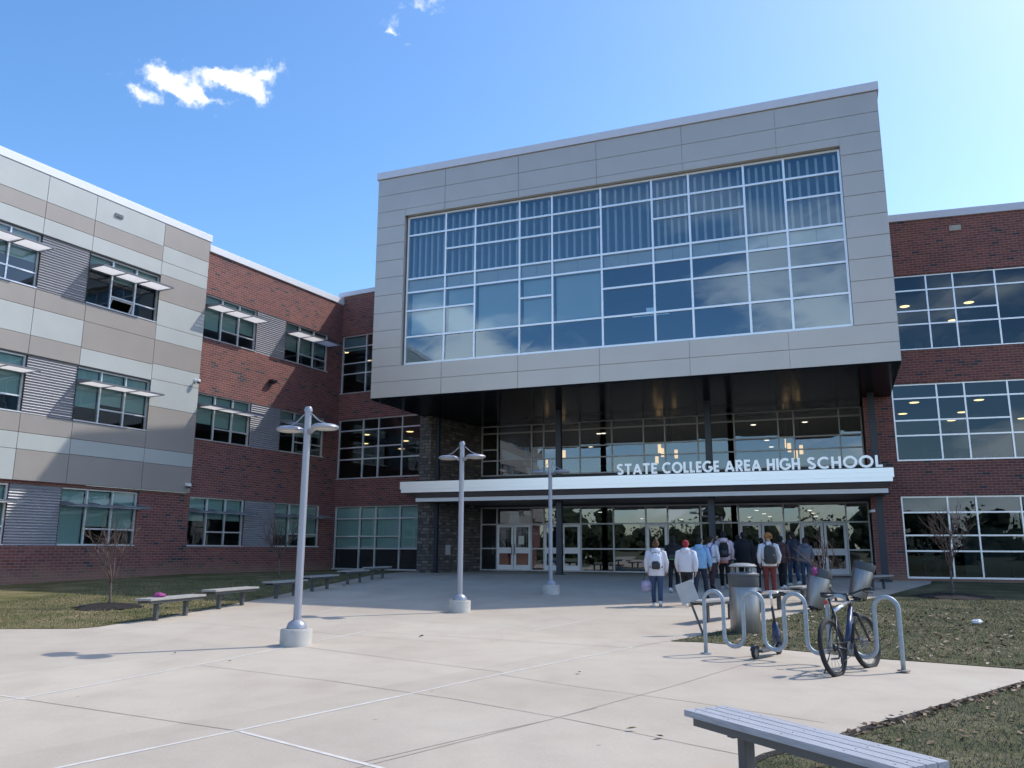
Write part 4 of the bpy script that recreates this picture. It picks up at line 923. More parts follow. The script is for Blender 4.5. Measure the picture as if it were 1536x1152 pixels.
def bicycle():
    a = atan2(12.10-11.24, 5.12-4.28)
    t = thing('bicycle', 'black and blue mountain bicycle with a white top tube locked at the bike rack', 'bicycle', (4.28, 11.24, gz(11.2)), a)
    t.rotation_euler = (rad(-8), 0, a); WB = 1.10; rw_ = .345
    bb = (.43, 0, .30); seat = (.235, 0, .80); head_t = (.80, 0, .93); head_b = (.845, 0, .80); rear = (0, 0, rw_); front = (WB, 0, rw_)
    for x, steer in ((0, 0), (WB, rad(-6))):
        Tm = Matrix.Translation((x, 0, rw_)) @ Matrix.Rotation(steer, 4, 'Z')
        e = bpy.data.objects.new('wheel', None); COL.objects.link(e); e.parent = t; e.matrix_local = Tm; e.empty_display_size = .1
        w = MB(); w.tube([(rw_*cos(k), 0, rw_*sin(k)) for k in np.linspace(0, 2*pi, 49)[:-1]], .033, 10, closed=True); w.build('tyre', 'tyre', e, smooth=True)
        w = MB(); w.tube([((rw_-.035)*cos(k), 0, (rw_-.035)*sin(k)) for k in np.linspace(0, 2*pi, 49)[:-1]], .013, 8, closed=True); w.build('rim', 'black', e, smooth=True)
        w = MB()
        for k in range(28): g_ = 2*pi*k/28; sd = .03*(1 if k % 2 else -1); w.tube([(.02*cos(g_+1), sd, .02*sin(g_+1)), ((rw_-.04)*cos(g_), 0, (rw_-.04)*sin(g_))], .0016, 4)
        w.tube([(0, -.05, 0), (0, .05, 0)], .022, 10); w.build('spokes', 'mgrey', e)
        w = MB(); w.lathe([(.08, -.002), (.08, .002), (.05, .002)], seg=28, T=Matrix.Rotation(pi/2, 4, 'X') @ Matrix.Translation((0, 0, -.045))); w.build('brake_disc', 'dgrey', e)
    f = MB()
    f.tube([bb, seat], .022, 10); f.tube([head_t, head_b], .03, 10); f.tube([(head_b[0]-.01, 0, head_b[2]+.02), bb], .037, 10, mi=1)
    for q in (-1, 1): f.tube([(0, q*.065, rw_), (bb[0]-.03, q*.035, bb[2])], .011, 8); f.tube([(0, q*.065, rw_), (seat[0]+.01, q*.025, seat[2]-.06)], .010, 8)
    f.build('frame', ['black', 'blue'], t, smooth=True)
    f = MB(); f.tube([seat, (head_t[0]-.0, 0, head_t[2]-.03)], .026, 10); f.build('top_tube', 'silver', t, smooth=True)
    f = MB(); f.tube([(.855, 0, .775), (.865, 0, .74)], .03, 10)
    for q in (-1, 1): f.tube([(.862, 0, .745), (.87, q*.06, .735), (.90, q*.065, .66), (WB, q*.065, rw_)], [.02, .022, .021, .017], 8)
    f.tube([(.90, -.06, .69), (.93, 0, .72), (.90, .06, .69)], .013, 6); f.build('fork', 'black', t, smooth=True)
    f = MB(); f.tube([(.80, 0, .93), (.785, 0, .99), (.84, 0, 1.01)], .019, 8)
    f.tube([(.78, -.34, 1.05), (.82, -.2, 1.04), (.845, -.06, 1.01), (.845, .06, 1.01), (.82, .2, 1.04), (.78, .34, 1.05)], .014, 8); f.build('handlebar', 'black', t, smooth=True)
    for q in (-1, 1):
        f = MB(); f.tube([(.80, q*.26, 1.045), (.775, q*.37, 1.05)], .02, 8); f.tube([(.82, q*.22, 1.03), (.88, q*.25, 1.0), (.87, q*.34, .99)], .007, 6); f.build('grip', 'tyre', t, smooth=True)
    f = MB(); f.tube([seat, (.18, 0, .97)], .014, 8); f.build('seat_post', 'black', t, smooth=True)
    f = MB(); f.loft([(.20, 0, .985, .02, .02), (.17, 0, .99, .13, .05), (.15, 0, 1.005, .14, .075), (.14, 0, 1.02, .12, .07), (.14, 0, 1.03, .05, .03)], 14); f.build('saddle', 'black', t, smooth=True)
    f = MB(); f.box(.06, .08, -.025, .025, .90, .95); f.build('rear_reflector', 'red', t)
    f = MB(); f.lathe([(.095, -.004), (.095, .004)], seg=24, T=Matrix.Translation((bb[0], -.05, bb[2])) @ Matrix.Rotation(pi/2, 4, 'X')); f.tube([(bb[0], -.07, bb[2]), (bb[0]+.13, -.08, bb[2]+.11)], .012, 6); f.tube([(bb[0], .07, bb[2]), (bb[0]-.13, .08, bb[2]-.11)], .012, 6)
    f.box(bb[0]+.08, bb[0]+.18, -.17, -.085, bb[2]+.10, bb[2]+.12); f.box(bb[0]-.18, bb[0]-.08, .085, .17, bb[2]-.12, bb[2]-.10); f.build('crankset', 'dgrey', t)
    f = MB(); f.lathe([(.05, -.02), (.03, .02)], seg=18, T=Matrix.Translation((0, -.045, rw_)) @ Matrix.Rotation(pi/2, 4, 'X')); f.tube([(0, -.07, rw_-.02), (.05, -.075, rw_-.13), (.03, -.075, rw_-.19)], .016, 6); f.tube([(0, -.05, rw_+.05), (bb[0], -.05, bb[2]+.09)], .005, 4); f.tube([(.03, -.06, rw_-.2), (bb[0], -.05, bb[2]-.09)], .005, 4); f.build('drivetrain', 'black', t, smooth=True)
    f = MB(); f.tube([(.10, .07, .32), (.02, .19, .03)], .010, 6); f.build('kickstand', 'black', t)
bicycle()

# ---------------------------------------------------------------- security cameras and wall lamp
def cctv(u, z, label, y=-.1):
    p = W('wing', u, PD-.02, z); t = thing('security_camera', label, 'security camera', tuple(p), rad(62), 'security cameras on the panel-clad wing')
    s = MB(); s.box(-.05, .05, -.04, .0, -.07, .07); s.tube([(0, -.03, 0), (0, -.16, -.02)], .03, 10); s.build('bracket', 'cctv', t)
    s = MB(); s.lathe([(.0, .08), (.07, .07), (.09, .03), (.09, -.03), (.085, -.05)], c=(0, -.19, -.03), seg=18); s.build('housing', 'cctv', t, smooth=True)
    s = MB(); s.lathe([(.08, -.05), (.06, -.10), (0, -.125)], c=(0, -.19, -.03), seg=16); s.build('dome', 'dark_spandrel', t, smooth=True)
cctv(-9.42, 8.5, 'white security camera on the panel-clad wing edge below the second-storey windows'); cctv(-9.45, 4.15, 'white security camera at the bottom corner of the panel cladding')
t = thing('wall_lamp', 'dark wall lamp on the lit brick between the second and third storeys', 'wall lamp', tuple(W('wing', -4.95, -.01, 9.27)), rad(62))
s = MB(); s.box(-.12, .12, -.05, 0, -.1, .1); s.build('back_plate', 'black', t); s = MB(); s.box(-.16, .16, -.28, -.05, .0, .09); s.quad((-.16, -.28, .0), (.16, -.28, .0), (.14, -.05, -.1), (-.14, -.05, -.1)); s.build('hood', 'black', t)
p = W('right', -1.0, -.02, 3.15); t = thing('security_camera', 'small pale security camera under the canopy by the right column', 'security camera', tuple(p), rad(-60))
s = MB(); s.box(-.05, .05, -.1, .0, -.05, .05); s.build('bracket', 'cctv', t); s = MB(); s.tube([(0, -.1, 0), (.0, -.28, -.03)], .05, 10); s.build('housing', 'cctv', t)

# ---------------------------------------------------------------- ceiling lights and pendants seen through the glass
def ceiling_lamp(p, label, group, mat='lamp_warm', r=.22):
    t = thing('ceiling_light', label, 'ceiling light', p, 0, group)
    s = MB(); s.lathe([(r+.03, 0), (r+.03, -.05), (r, -.055)], seg=18); s.build('housing', 'frame', t)
    s = MB(); s.lathe([(r, -.05), (r*.8, -.07), (0, -.075)], seg=18); s.build('diffuser', mat, t)
    return t
LIGHTS = [('round warm ceiling light behind the top-floor window of the right wing', 'lights behind the right wing top window', 'lamp_warm', 0.22, [(18.05, 36.2, 12.7), (20.64, 35.54, 12.7), (21.47, 38.48, 12.7)]), ('round warm ceiling light behind the middle-floor window of the right wing', 'lights behind the right wing middle window', 'lamp_warm', 0.22, [(17.98, 36.02, 8.18), (18.91, 39.1, 8.18), (20.47, 35.3, 8.18), (21.49, 38.56, 8.18), (22.31, 41.07, 8.18), (25.45, 40.34, 8.18)]), ('round warm ceiling light behind the middle-floor window left of the stone pier', 'lights behind the left middle window', 'lamp_warm', 0.22, [(-8.47, 47.34, 8.18), (-9.26, 51.47, 8.18), (-5.77, 46.02, 8.18), (-6.53, 50.09, 8.18), (-7.34, 54.19, 8.18)]), ('round warm ceiling light behind the narrow top-floor window left of the glass box', 'lights behind the left top window', 'lamp_warm', 0.22, [(-9.57, 45.66, 12.7), (-8.48, 47.83, 12.7)]), ('small round lobby ceiling light high behind the entrance glazing', 'lights high in the lobby', 'lamp_cool', 0.15, [(2.68, 45.76, 8.03), (4.86, 45.42, 8.03), (5.11, 45.28, 8.03), (4.99, 51.45, 8.03), (12.48, 41.87, 8.03), (14.79, 40.88, 8.03), (15.02, 47.91, 8.03), (16.27, 51.04, 8.03)]), ('small round lobby downlight seen above the entrance doors', 'downlights above the doors', 'lamp_cool', 0.12, [(16.28, 54.95, 4.28), (18.32, 60.05, 4.28), (20.3, 65.08, 4.28), (22.42, 70.51, 4.28), (19.08, 66.38, 4.28), (21.01, 71.23, 4.28), (19.7, 54.63, 4.28), (21.43, 58.79, 4.28), (23.56, 64.05, 4.28), (25.63, 69.33, 4.28), (6.28, 58.71, 4.28), (6.66, 69.83, 4.28), (11.15, 70.8, 4.28), (14.74, 71.91, 4.28)])]
proto = {}
for (lab, grp, mat, r_, pts_) in LIGHTS:
    for i, p in enumerate(pts_):
        if mat not in proto: proto[mat] = ceiling_lamp(p, lab, grp, mat, r_); continue
        o = copy_tree(proto[mat]); o.location = p; o['label'] = lab; o['group'] = grp
PEND = [('warm glowing tube pendant in the left cluster above the lamp post', [(2.79, 43.52, 6.79), (2.44, 43.66, 6.41), (1.91, 43.88, 6.36)]), ('warm glowing tube pendant in the middle cluster above the word COLLEGE', [(7.54, 41.6, 6.89), (7.68, 41.55, 6.68), (7.4, 41.66, 6.28), (8.01, 41.41, 6.29), (8.32, 41.29, 6.58)]), ('warm glowing tube pendant in the right cluster above the word HIGH', [(13.16, 39.33, 6.89), (13.37, 39.25, 6.68), (13.01, 39.39, 6.25), (13.63, 39.14, 6.32), (13.87, 39.05, 6.56)])]
pp = None
for lab, pts_ in PEND:
    for i, (x, y, z) in enumerate(pts_):
        if pp is None:
            pp = thing('pendant_light', lab, 'pendant light', (x, y, z))
            s = MB(); s.lathe([(.085, -.42), (.085, 0), (.08, .01), (.02, .015)], seg=16); s.build('glowing_tube', 'pendant', pp, smooth=True)
            s = MB(); s.tube([(0, 0, .01), (0, 0, 1.9)], .006, 5); s.build('cord', 'black', pp); o = pp
        else: o = copy_tree(pp)
        o.location = (x, y, z); o['label'] = lab; o['group'] = 'glowing pendant tubes in the lobby'

exec_people = True
# ---------------------------------------------------------------- people
skin_m = simple('skin', (.42, .26, .19), .6, var=.05); skin_d = simple('skin_dark', (.14, .08, .055), .6, var=.05)
def skin_mesh(verts, edges, radii, sub=1):
    me = bpy.data.meshes.new('tmp'); me.from_pydata(verts, edges, []); o = bpy.data.objects.new('tmp', me); COL.objects.link(o)
    md = o.modifiers.new('s', 'SKIN'); md.use_smooth_shade = True
    for k, r_ in enumerate(radii): me.skin_vertices[0].data[k].radius = (r_, r_) if not isinstance(r_, tuple) else r_
    me.skin_vertices[0].data[0].use_root = True
    sb = o.modifiers.new('d', 'SUBSURF'); sb.levels = sub; sb.render_levels = sub
    dg = bpy.context.evaluated_depsgraph_get(); ev = o.evaluated_get(dg); m2 = bpy.data.meshes.new_from_object(ev)
    bpy.data.objects.remove(o); return m2

def person(x, y, H, rz, label, jacket, trousers, hair, stride=.16, phase=1, arms=(.0, .0), hem=.86, hood=True, hair_style='short', skin=None, shoes=None, bulk=1.0, hat=None, lower=None, stripe=None, elbows=(0, 0)):
    rp = random.Random(int(x*997+y*31)); z = gz(y)
    t = thing('person', label, 'person', (x, y, z), rz, 'students walking to the doors')
    s = H/1.75; skin = skin or skin_m
    hipz = .93; sh = .18*min(bulk, 1.08)
    L = {}
    for q, sgn in ((-1, phase), (1, -phase)):
        f = sgn*stride
        ky = f*.55+.035; ay = f; az = .09 if f >= 0 else .12+abs(f)*.25; kz = .50 if f >= 0 else .49
        L[q] = [(q*.09, 0, hipz), (q*.095, ky, kz), (q*.09, ay, az), (q*.10, ay+.13, .045 if f >= 0 else .05)]
    Aj = {}
    for q, sw, el in ((-1, arms[0], elbows[0]), (1, arms[1], elbows[1])):
        Aj[q] = [(q*sh, -.01, 1.42), (q*(sh+.075), -.02+sw*.5, 1.15), (q*(sh+.06), .06+sw+el*.12, .92+el*.16)]
    V = [(0, 0, hipz), (0, .0, 1.08), (0, -.01, 1.3), (0, -.015, 1.45), (0, .0, 1.53), (0, .012, 1.60), (0, .015, 1.68)]
    Rr = [(.13, .10), (.12, .09), (.145, .095), (.10, .075), .05, (.072, .085), (.066, .08)]; E = [(0, 1), (1, 2), (2, 3), (3, 4), (4, 5), (5, 6)]
    for q in (-1, 1):
        i = len(V); V += L[q]; Rr += [.085, .055, .038, .03]; E += [(0, i), (i, i+1), (i+1, i+2), (i+2, i+3)]
        i = len(V); wr = Vector(Aj[q][2]); V += Aj[q]; Rr += [.055, .042, .027]; E += [(3, i), (i, i+1), (i+1, i+2)]
        d = (wr-Vector(Aj[q][1])).normalized(); palm = wr+d*.07; V.append(tuple(palm)); Rr.append((.030, .016)); pi_ = len(V)-1; E.append((i+2, pi_))
        for k, (off, ln) in enumerate(((-.026, .07), (-.009, .08), (.009, .075), (.026, .06))):
            b = palm+Vector((0, off, -.0))+d*.02; V.append(tuple(b)); Rr.append(.009); E.append((pi_, len(V)-1)); V.append(tuple(b+d*ln*.55+Vector((-q*.012, 0, 0)))); Rr.append(.0085); E.append((len(V)-2, len(V)-1)); V.append(tuple(b+d*ln*.9+Vector((-q*.035, 0, 0)))); Rr.append(.0075); E.append((len(V)-2, len(V)-1))
        V.append(tuple(wr+d*.04+Vector((-q*.01, .034, 0)))); Rr.append(.010); E.append((i+2, len(V)-1)); V.append(tuple(wr+d*.085+Vector((-q*.015, .05, 0)))); Rr.append(.0085); E.append((len(V)-2, len(V)-1))
    me = skin_mesh([tuple(Vector(v)*s) for v in V], E, [tuple(c*s for c in r_) if isinstance(r_, tuple) else r_*s for r_ in Rr])
    bm = bmesh.new(); bm.from_mesh(me)                   # face: nose, ears, brow
    for c, r_ in (((0, .105, 1.64), (.016, .024, .026)), ((-.078, .012, 1.645), (.012, .022, .033)), ((.078, .012, 1.645), (.012, .022, .033)), ((0, .09, 1.60), (.026, .016, .01)), ((-.03, .088, 1.665), (.014, .012, .008)), ((.03, .088, 1.665), (.014, .012, .008))):
        mt_ = Matrix.Translation(Vector(c)*s) @ Matrix.Diagonal((*[q*s for q in r_], 1)); bmesh.ops.create_uvsphere(bm, u_segments=8, v_segments=6, radius=1, matrix=mt_)
    for f in bm.faces: f.smooth = True
    bm.to_mesh(me); bm.free(); me.name = 'body'; me.materials.clear(); me.materials.append(skin)
    bo = bpy.data.objects.new('body', me); COL.objects.link(bo); bo.parent = t
    def sc(mb_):
        mb_.v = [tuple(Vector(v)*s) for v in mb_.v]; return mb_
    b = bulk
    j = MB()
    rings = [(0, 0, hem, .185*b, .135*b), (0, 0, hem+.03, .195*b, .142*b), (0, -.005, 1.03, .182*b, .132*b), (0, -.012, 1.2, .205*b, .142*b), (0, -.02, 1.34, .208*b, .135*b), (0, -.018, 1.43, .175*b, .11*b), (0, -.01, 1.48, .10, .085), (0, 0, 1.525, .068, .065)]
    j.loft(rings, 18)
    for q in (-1, 1):
        a0, a1, a2 = [Vector(p) for p in Aj[q]]
        mid = a0.lerp(a1, .5); m2_ = a1.lerp(a2, .5)
        j.tube([tuple(a0+Vector((-q*.06, 0, .0))), tuple(a0+Vector((q*.012, 0, -.02))), tuple(mid), tuple(a1), tuple(m2_), tuple(a2), tuple(a2+(a2-a1)*.03)], [.07*b, .078*b, .07*b, .064*b, .06*b, .047*b, .04], 12)
    if hood:
        j.ell((0, -.10, 1.46), (.125, .075, .085), 14, 9); j.tube([(.10*cos(k), -.01+.09*sin(k), 1.50-.015*sin(k)) for k in np.linspace(0, 2*pi, 17)[:-1]], .035, 8, closed=True)
    jr = random.Random(5)
    j.v = [tuple(Vector(v)+Vector((jr.gauss(0, .0035), jr.gauss(0, .0035), 0))) for v in j.v]
    sc(j).build('jacket', jacket, t, smooth=True)
    if lower:
        l_ = MB(); l_.loft([(0, 0, hem-.09, .18*b, .13*b), (0, 0, hem-.05, .185*b, .135*b), (0, 0, hem+.02, .18*b, .13*b)], 18); sc(l_).build('shirt_tail', lower, t, smooth=True)
    p = MB(); p.loft([(0, 0, .80, .15, .115), (0, 0, .88, .165, .122), (0, 0, 1.0, .155, .112), (0, 0, 1.04, .15, .11)], 16)
    for q in (-1, 1):
        h0, k0, a0, _ = [Vector(v) for v in L[q]]; h0.x *= .95
        p.tube([tuple(h0), tuple(h0.lerp(k0, .25)), tuple(h0.lerp(k0, .6)), tuple(k0), tuple(k0.lerp(a0, .5)), tuple(a0+Vector((0, 0, .0)))], [.098, .10, .086, .07, .064, .06], 12)
    sc(p).build('trousers', trousers, t, smooth=True)
    if stripe:
        st_ = MB()
        for q in (-1, 1):
            h0, k0, a0, _ = [Vector(v)+Vector((q*.0, -.0, 0)) for v in L[q]]
            st_.tube([tuple(h0+Vector((q*.085, -.02, -.06))), tuple(h0.lerp(k0, .6)+Vector((q*.075, -.02, 0))), tuple(k0+Vector((q*.058, -.02, 0))), tuple(a0+Vector((q*.05, -.02, 0)))], .016, 6)
        sc(st_).build('side_stripe', stripe, t, smooth=True)
    for q in (-1, 1):
        a0 = Vector(L[q][2]); toe = Vector(L[q][3]); back = a0.z > .11; w = MB()
        pit = .5 if back else 0
        T = Matrix.Translation(a0+Vector((0, 0, -.04))) @ Matrix.Rotation(-pit, 4, 'X')
        w.ell((0, .06, -.005), (.048, .135, .045), 12, 8, T=T); w.box(-.045, .045, -.07, .185, -.05, -.03, T=T)
        sc(w).build('shoe', shoes or 'white', t, smooth=True)
    h = MB()
    if hair_style == 'curly':
        for k in range(60):
            a = rp.uniform(0, 2*pi); e = rp.uniform(-.5, 1.4); c = Vector((.085*cos(a)*cos(e), -.01+.09*sin(a)*cos(e), 1.67+.085*sin(e)))
            if c.y > .07 and c.z < 1.70: continue
            h.ell(tuple(c), (.036, .036, .034), 7, 5, jit=.15, rnd=rp)
    else:
        h.ell((0, -.012, 1.672), (.087, .098, .088), 16, 11, jit=.03, rnd=rp)
        h.ell((0, -.055, 1.62), (.075, .055, .08), 12, 8, jit=.05, rnd=rp)
        if hair_style == 'long':
            h.loft([(0, -.09, 1.30, .05, .02), (0, -.088, 1.36, .085, .035), (0, -.075, 1.48, .09, .045), (0, -.05, 1.6, .088, .07)], 12)
        if hair_style == 'bun': h.ell((0, -.085, 1.76), (.04, .04, .038), 10, 7, jit=.1, rnd=rp)
        if hair_style == 'shoulder': h.loft([(0, -.07, 1.44, .08, .035), (0, -.06, 1.52, .095, .05), (0, -.04, 1.62, .09, .075)], 12)
    sc(h).build('hat' if hat else 'hair', hat or hair, t, smooth=True)
    return t, s

def backpack(person_t, s, label, main, trim, size=1.0, yoff=-.15, strap_mat=None, accent=None):
    x, y, z = person_t.location; rz = person_t.rotation_euler.z
    t = thing('backpack', label, 'backpack', (x, y, z), rz, 'backpacks worn by students')
    def sc(mb_): mb_.v = [tuple(Vector(v)*s) for v in mb_.v]; return mb_
    w, d, z0, z1 = .15*size, .075*size, 1.20-.24*size, 1.20+.20*size
    b = MB(); yc = yoff-.06*size
    rr = [(z0, .75, .7), (z0+.03, .95, .95), ((z0+z1)/2-.05, 1.0, 1.1), (z1-.08, .92, .9), (z1-.02, .72, .65), (z1, .45, .4)]
    b.loft([(0, yc, zz, w*a, d*q) for zz, a, q in rr], 18); sc(b).build('main_bag', main, t, smooth=True)
    p = MB(); p.loft([(0, yc-d*.85, z0+.02, w*.6, d*.3), (0, yc-d*.95, z0+.06, w*.78, d*.5), (0, yc-d*.95, z0+.18*size, w*.76, d*.5), (0, yc-d*.8, z0+.235*size, w*.55, d*.28)], 14); sc(p).build('front_pocket', trim, t, smooth=True)
    if accent:
        p = MB(); p.tube([(-w*.9, yc-d*.85, z0+.05), (0, yc-d*1.55, z0+.055), (w*.9, yc-d*.85, z0+.05)], .012, 6); sc(p).build('reflective_band', accent, t, smooth=True)
    st_ = MB()
    for q in (-1, 1): st_.tube([(q*.08, yoff-.02, z1-.04), (q*.10, -.07, 1.50), (q*.12, .03, 1.49), (q*.135, .12, 1.38), (q*.15, .12, 1.22), (q*.19, .03, 1.08), (q*.15, yoff-.01, z0+.06)], .016, 6, squash=1)
    st_.tube([(-.03, yc, z1-.01), (0, yc, z1+.035), (.03, yc, z1-.01)], .008, 6)
    sc(st_).build('straps', strap_mat or trim, t, smooth=True)
    return t
c = cloth
cw = c('white_fleece', (.62, .62, .68), .06); cjean = c('blue_denim', (.035, .065, .13)); cblk = c('black_cotton', (.012, .013, .017)); cnavy = c('navy_cotton', (.02, .026, .05)); clav = c('pale_lavender_fleece', (.55, .54, .60), .06)
cblue = c('light_blue_nylon', (.22, .42, .66)); cpink = c('pale_pink_fleece', (.60, .48, .53)); crust = c('rust_twill', (.15, .035, .03)); cshirt = c('white_shirt', (.68, .70, .74), .04); cgrey = c('blue_grey_knit', (.12, .14, .18)); cbrown = c('maroon_knit', (.07, .035, .04)); csal = c('salmon_cotton', (.55, .22, .18)); cred = c('red_knit', (.30, .02, .035))
hbr = c('brown_hair', (.10, .05, .025)); hbk = c('black_hair', (.012, .010, .010)); hgi = c('ginger_hair', (.36, .16, .06)); hdb = c('dark_brown_hair', (.03, .018, .012))
cwp = c('white_pack', (.62, .66, .74), .05); cgp = c('charcoal_pack', (.05, .055, .055)); cpp = c('purple_pack', (.20, .14, .36)); green = simple('green_band', (.12, .55, .12), .5)
rzd = rad(-22)
P1, s1 = person(3.71, 21.44, 1.63, rad(-12), 'person in a white hooded jacket and blue jeans carrying a tote bag', cw, cjean, hbr, stride=.09, arms=(-.02, .12), hem=.80, hair_style='bun', bulk=1.12)
backpack(P1, s1, 'white backpack with black base on the person at the left of the group', cwp, 'black', 1.0, strap_mat='black')
P2, s2 = person(5.0, 25.8, 1.70, rzd, 'person in black behind the white-jacket walkers with a black backpack with a green band', cblk, cblk, hbk, stride=.14, phase=-1, skin=skin_d)
backpack(P2, s2, 'black backpack with a thin bright green band', cblk, 'black', .95, accent=green)
P3, s3 = person(4.49, 21.48, 1.64, rad(-24), 'person in a red cap, white hoodie and black side-striped trousers', cw, cblk, cred, stride=.2, arms=(.10, -.10), hat=cred, stripe='white', bulk=1.1, hem=.9)
P4, s4 = person(5.32, 23.6, 1.69, rad(-28), 'person in a light blue jacket striding beside the red-capped one', cblue, cnavy, hbk, stride=.26, phase=-1, arms=(-.10, .12), bulk=1.05, shoes=cblk)
P5, s5 = person(6.5, 27.2, 1.68, rad(-42), 'person in a white sweatshirt with a purple backpack', cshirt, cbrown, hdb, stride=.15, hood=False, shoes=cblk)
backpack(P5, s5, 'purple backpack on a white sweatshirt', cpp, cpp, .9)
P6, s6 = person(7.0, 27.5, 1.84, rad(-15), 'tall person in pale pink hoodie and black trousers with a black backpack', cpink, cblk, hbk, stride=.12, arms=(-.03, .08), lower=csal, skin=skin_d)
backpack(P6, s6, 'plain black backpack worn high over the pale pink hoodie', cblk, 'black', 1.0)
P7, s7 = person(8.15, 30.0, 1.70, rad(-15), 'person in a pale top mostly hidden behind the tall pink-hoodie one', clav, cnavy, hbk, stride=.1)
P8, s8 = person(7.85, 28.2, 1.82, rad(-20), 'tall person in a wide black hooded coat left of the ginger-haired one', cblk, cblk, hbk, stride=.1, bulk=1.25, hem=.72, skin=skin_d)
P9, s9 = person(8.05, 26.9, 1.64, rad(14), 'shorter person in a black coat with a small white mark on the back', cblk, cblk, hbk, stride=.08, bulk=1.2, hem=.72)
mk = MB(); mk.ell((0, 0, 0), (.055, .012, .04), 12, 6); mk.v = [tuple(Vector(v)+Vector((-.02, -.175, 1.16))) for v in mk.v]; mk.build('white_emblem', 'white', P9, smooth=True)
P10, s10 = person(7.39, 23.98, 1.80, rad(-8), 'person with curly ginger hair, white shirt and rust red trousers', cshirt, crust, hgi, stride=.06, arms=(-.03, -.03), hood=False, hair_style='curly', elbows=(.2, .2), shoes=cgp, bulk=1.05)
backpack(P10, s10, 'charcoal grey backpack on the ginger-haired person in a white shirt', cgp, cgp, 1.15, strap_mat='black')
P11, s11 = person(8.85, 27.4, 1.70, rad(-38), 'person in dark maroon right of the ginger-haired one', cbrown, cblk, hbk, stride=.1, skin=skin_d)
P12, s12 = person(9.85, 29.2, 1.80, rad(18), 'person in a dark navy hoodie and blue jeans behind the leaning bare shrub', cnavy, cjean, hdb, stride=.1, bulk=1.15)
P13, s13 = person(9.95, 28.3, 1.64, rad(-10), 'rightmost person in a blue grey top and jeans, before the right-hand doors', cgrey, cjean, hdb, stride=.08, hair_style='shoulder')
# tote bag hanging from the left hand of the nearest walker
q = Matrix.Rotation(rad(-12), 4, 'Z') @ Vector((-.26, .04, 0)); t = thing('tote_bag', 'patterned lavender tote bag hanging from the left hand of the white-jacket person', 'bag', (3.71+q.x, 21.44+q.y, gz(21.44)), rad(-12))
s = MB(); s.loft([(0, 0, .36, .10, .045), (0, 0, .40, .13, .06), (0, 0, .52, .135, .06), (0, 0, .62, .12, .035)], 14); s.build('bag_body', c('tote_cloth', (.34, .30, .42), .5), t, smooth=True)
s = MB(); s.tube([(-.08, 0, .61), (-.03, 0, .76), (.02, 0, .78), (.05, 0, .74), (.09, 0, .61)], .009, 6); s.build('bag_handle', cnavy, t, smooth=True)

# ---------------------------------------------------------------- sky, sun
SUN_AZ, SUN_EL = rad(67), rad(48.5)                   # azimuth clockwise from +Y
sd = Vector((cos(SUN_EL)*sin(SUN_AZ), cos(SUN_EL)*cos(SUN_AZ), sin(SUN_EL)))
sl = bpy.data.lights.new('sun', 'SUN'); sl.energy = 2.4; sl.angle = rad(.7); sl.color = (1, .95, .87)
so = bpy.data.objects.new('sun', sl); COL.objects.link(so); so.rotation_euler = sd.to_track_quat('Z', 'Y').to_euler(); so.location = (40, 20, 60)
w = bpy.data.worlds.new('World'); scene.world = w; w.use_nodes = True; nt = w.node_tree; L = nt.links
bg = nt.nodes['Background']
sky = N(nt, 'ShaderNodeTexSky', sky_type='NISHITA', sun_disc=False); sky.sun_elevation = SUN_EL; sky.sun_rotation = SUN_AZ; sky.altitude = 350; sky.air_density = 1.0; sky.dust_density = 1.3; sky.ozone_density = 2.5
tc = N(nt, 'ShaderNodeTexCoord')
def dotv(v):
    n = N(nt, 'ShaderNodeVectorMath', operation='DOT_PRODUCT'); n.inputs[1].default_value = v; L.new(tc.outputs['Generated'], n.inputs[0]); return n.outputs['Value']
def mth(op, a, b=None, c_=None):
    n = N(nt, 'ShaderNodeMath', operation=op)
    for k, v in enumerate((a, b, c_)):
        if v is None: continue
        if isinstance(v, (int, float)): n.inputs[k].default_value = v
        else: L.new(v, n.inputs[k])
    return n.outputs[0]
# small fair-weather clouds ahead: gathered round fixed compass directions
c0 = (fw + RI*(-468/F_PX) - UP*((125-576)/F_PX)).normalized(); ex = Vector((c0.y, -c0.x, 0)).normalized(); ey = ex.cross(c0)
if ey.z < 0: ey = -ey
dz_ = dotv(c0); X = mth('DIVIDE', dotv(ex), dz_); Y = mth('DIVIDE', dotv(ey), dz_)
nz = N(nt, 'ShaderNodeTexNoise'); nz.inputs['Scale'].default_value = 38; nz.inputs['Detail'].default_value = 5; nz.inputs['Roughness'].default_value = .62; L.new(tc.outputs['Generated'], nz.inputs['Vector'])
sepn = N(nt, 'ShaderNodeSeparateColor'); L.new(nz.outputs['Color'], sepn.inputs[0])
Xd = mth('ADD', X, mth('MULTIPLY', mth('SUBTRACT', sepn.outputs[0], .5), .03)); Yd = mth('ADD', Y, mth('MULTIPLY', mth('SUBTRACT', sepn.outputs[1], .5), .03))
fwd_ok = mth('GREATER_THAN', dz_, .3)
def local(px, py):
    d = (fw + RI*((px-768)/F_PX) - UP*((py-576)/F_PX)).normalized(); k = d.dot(c0); return d.dot(ex)/k, d.dot(ey)/k
tot = None
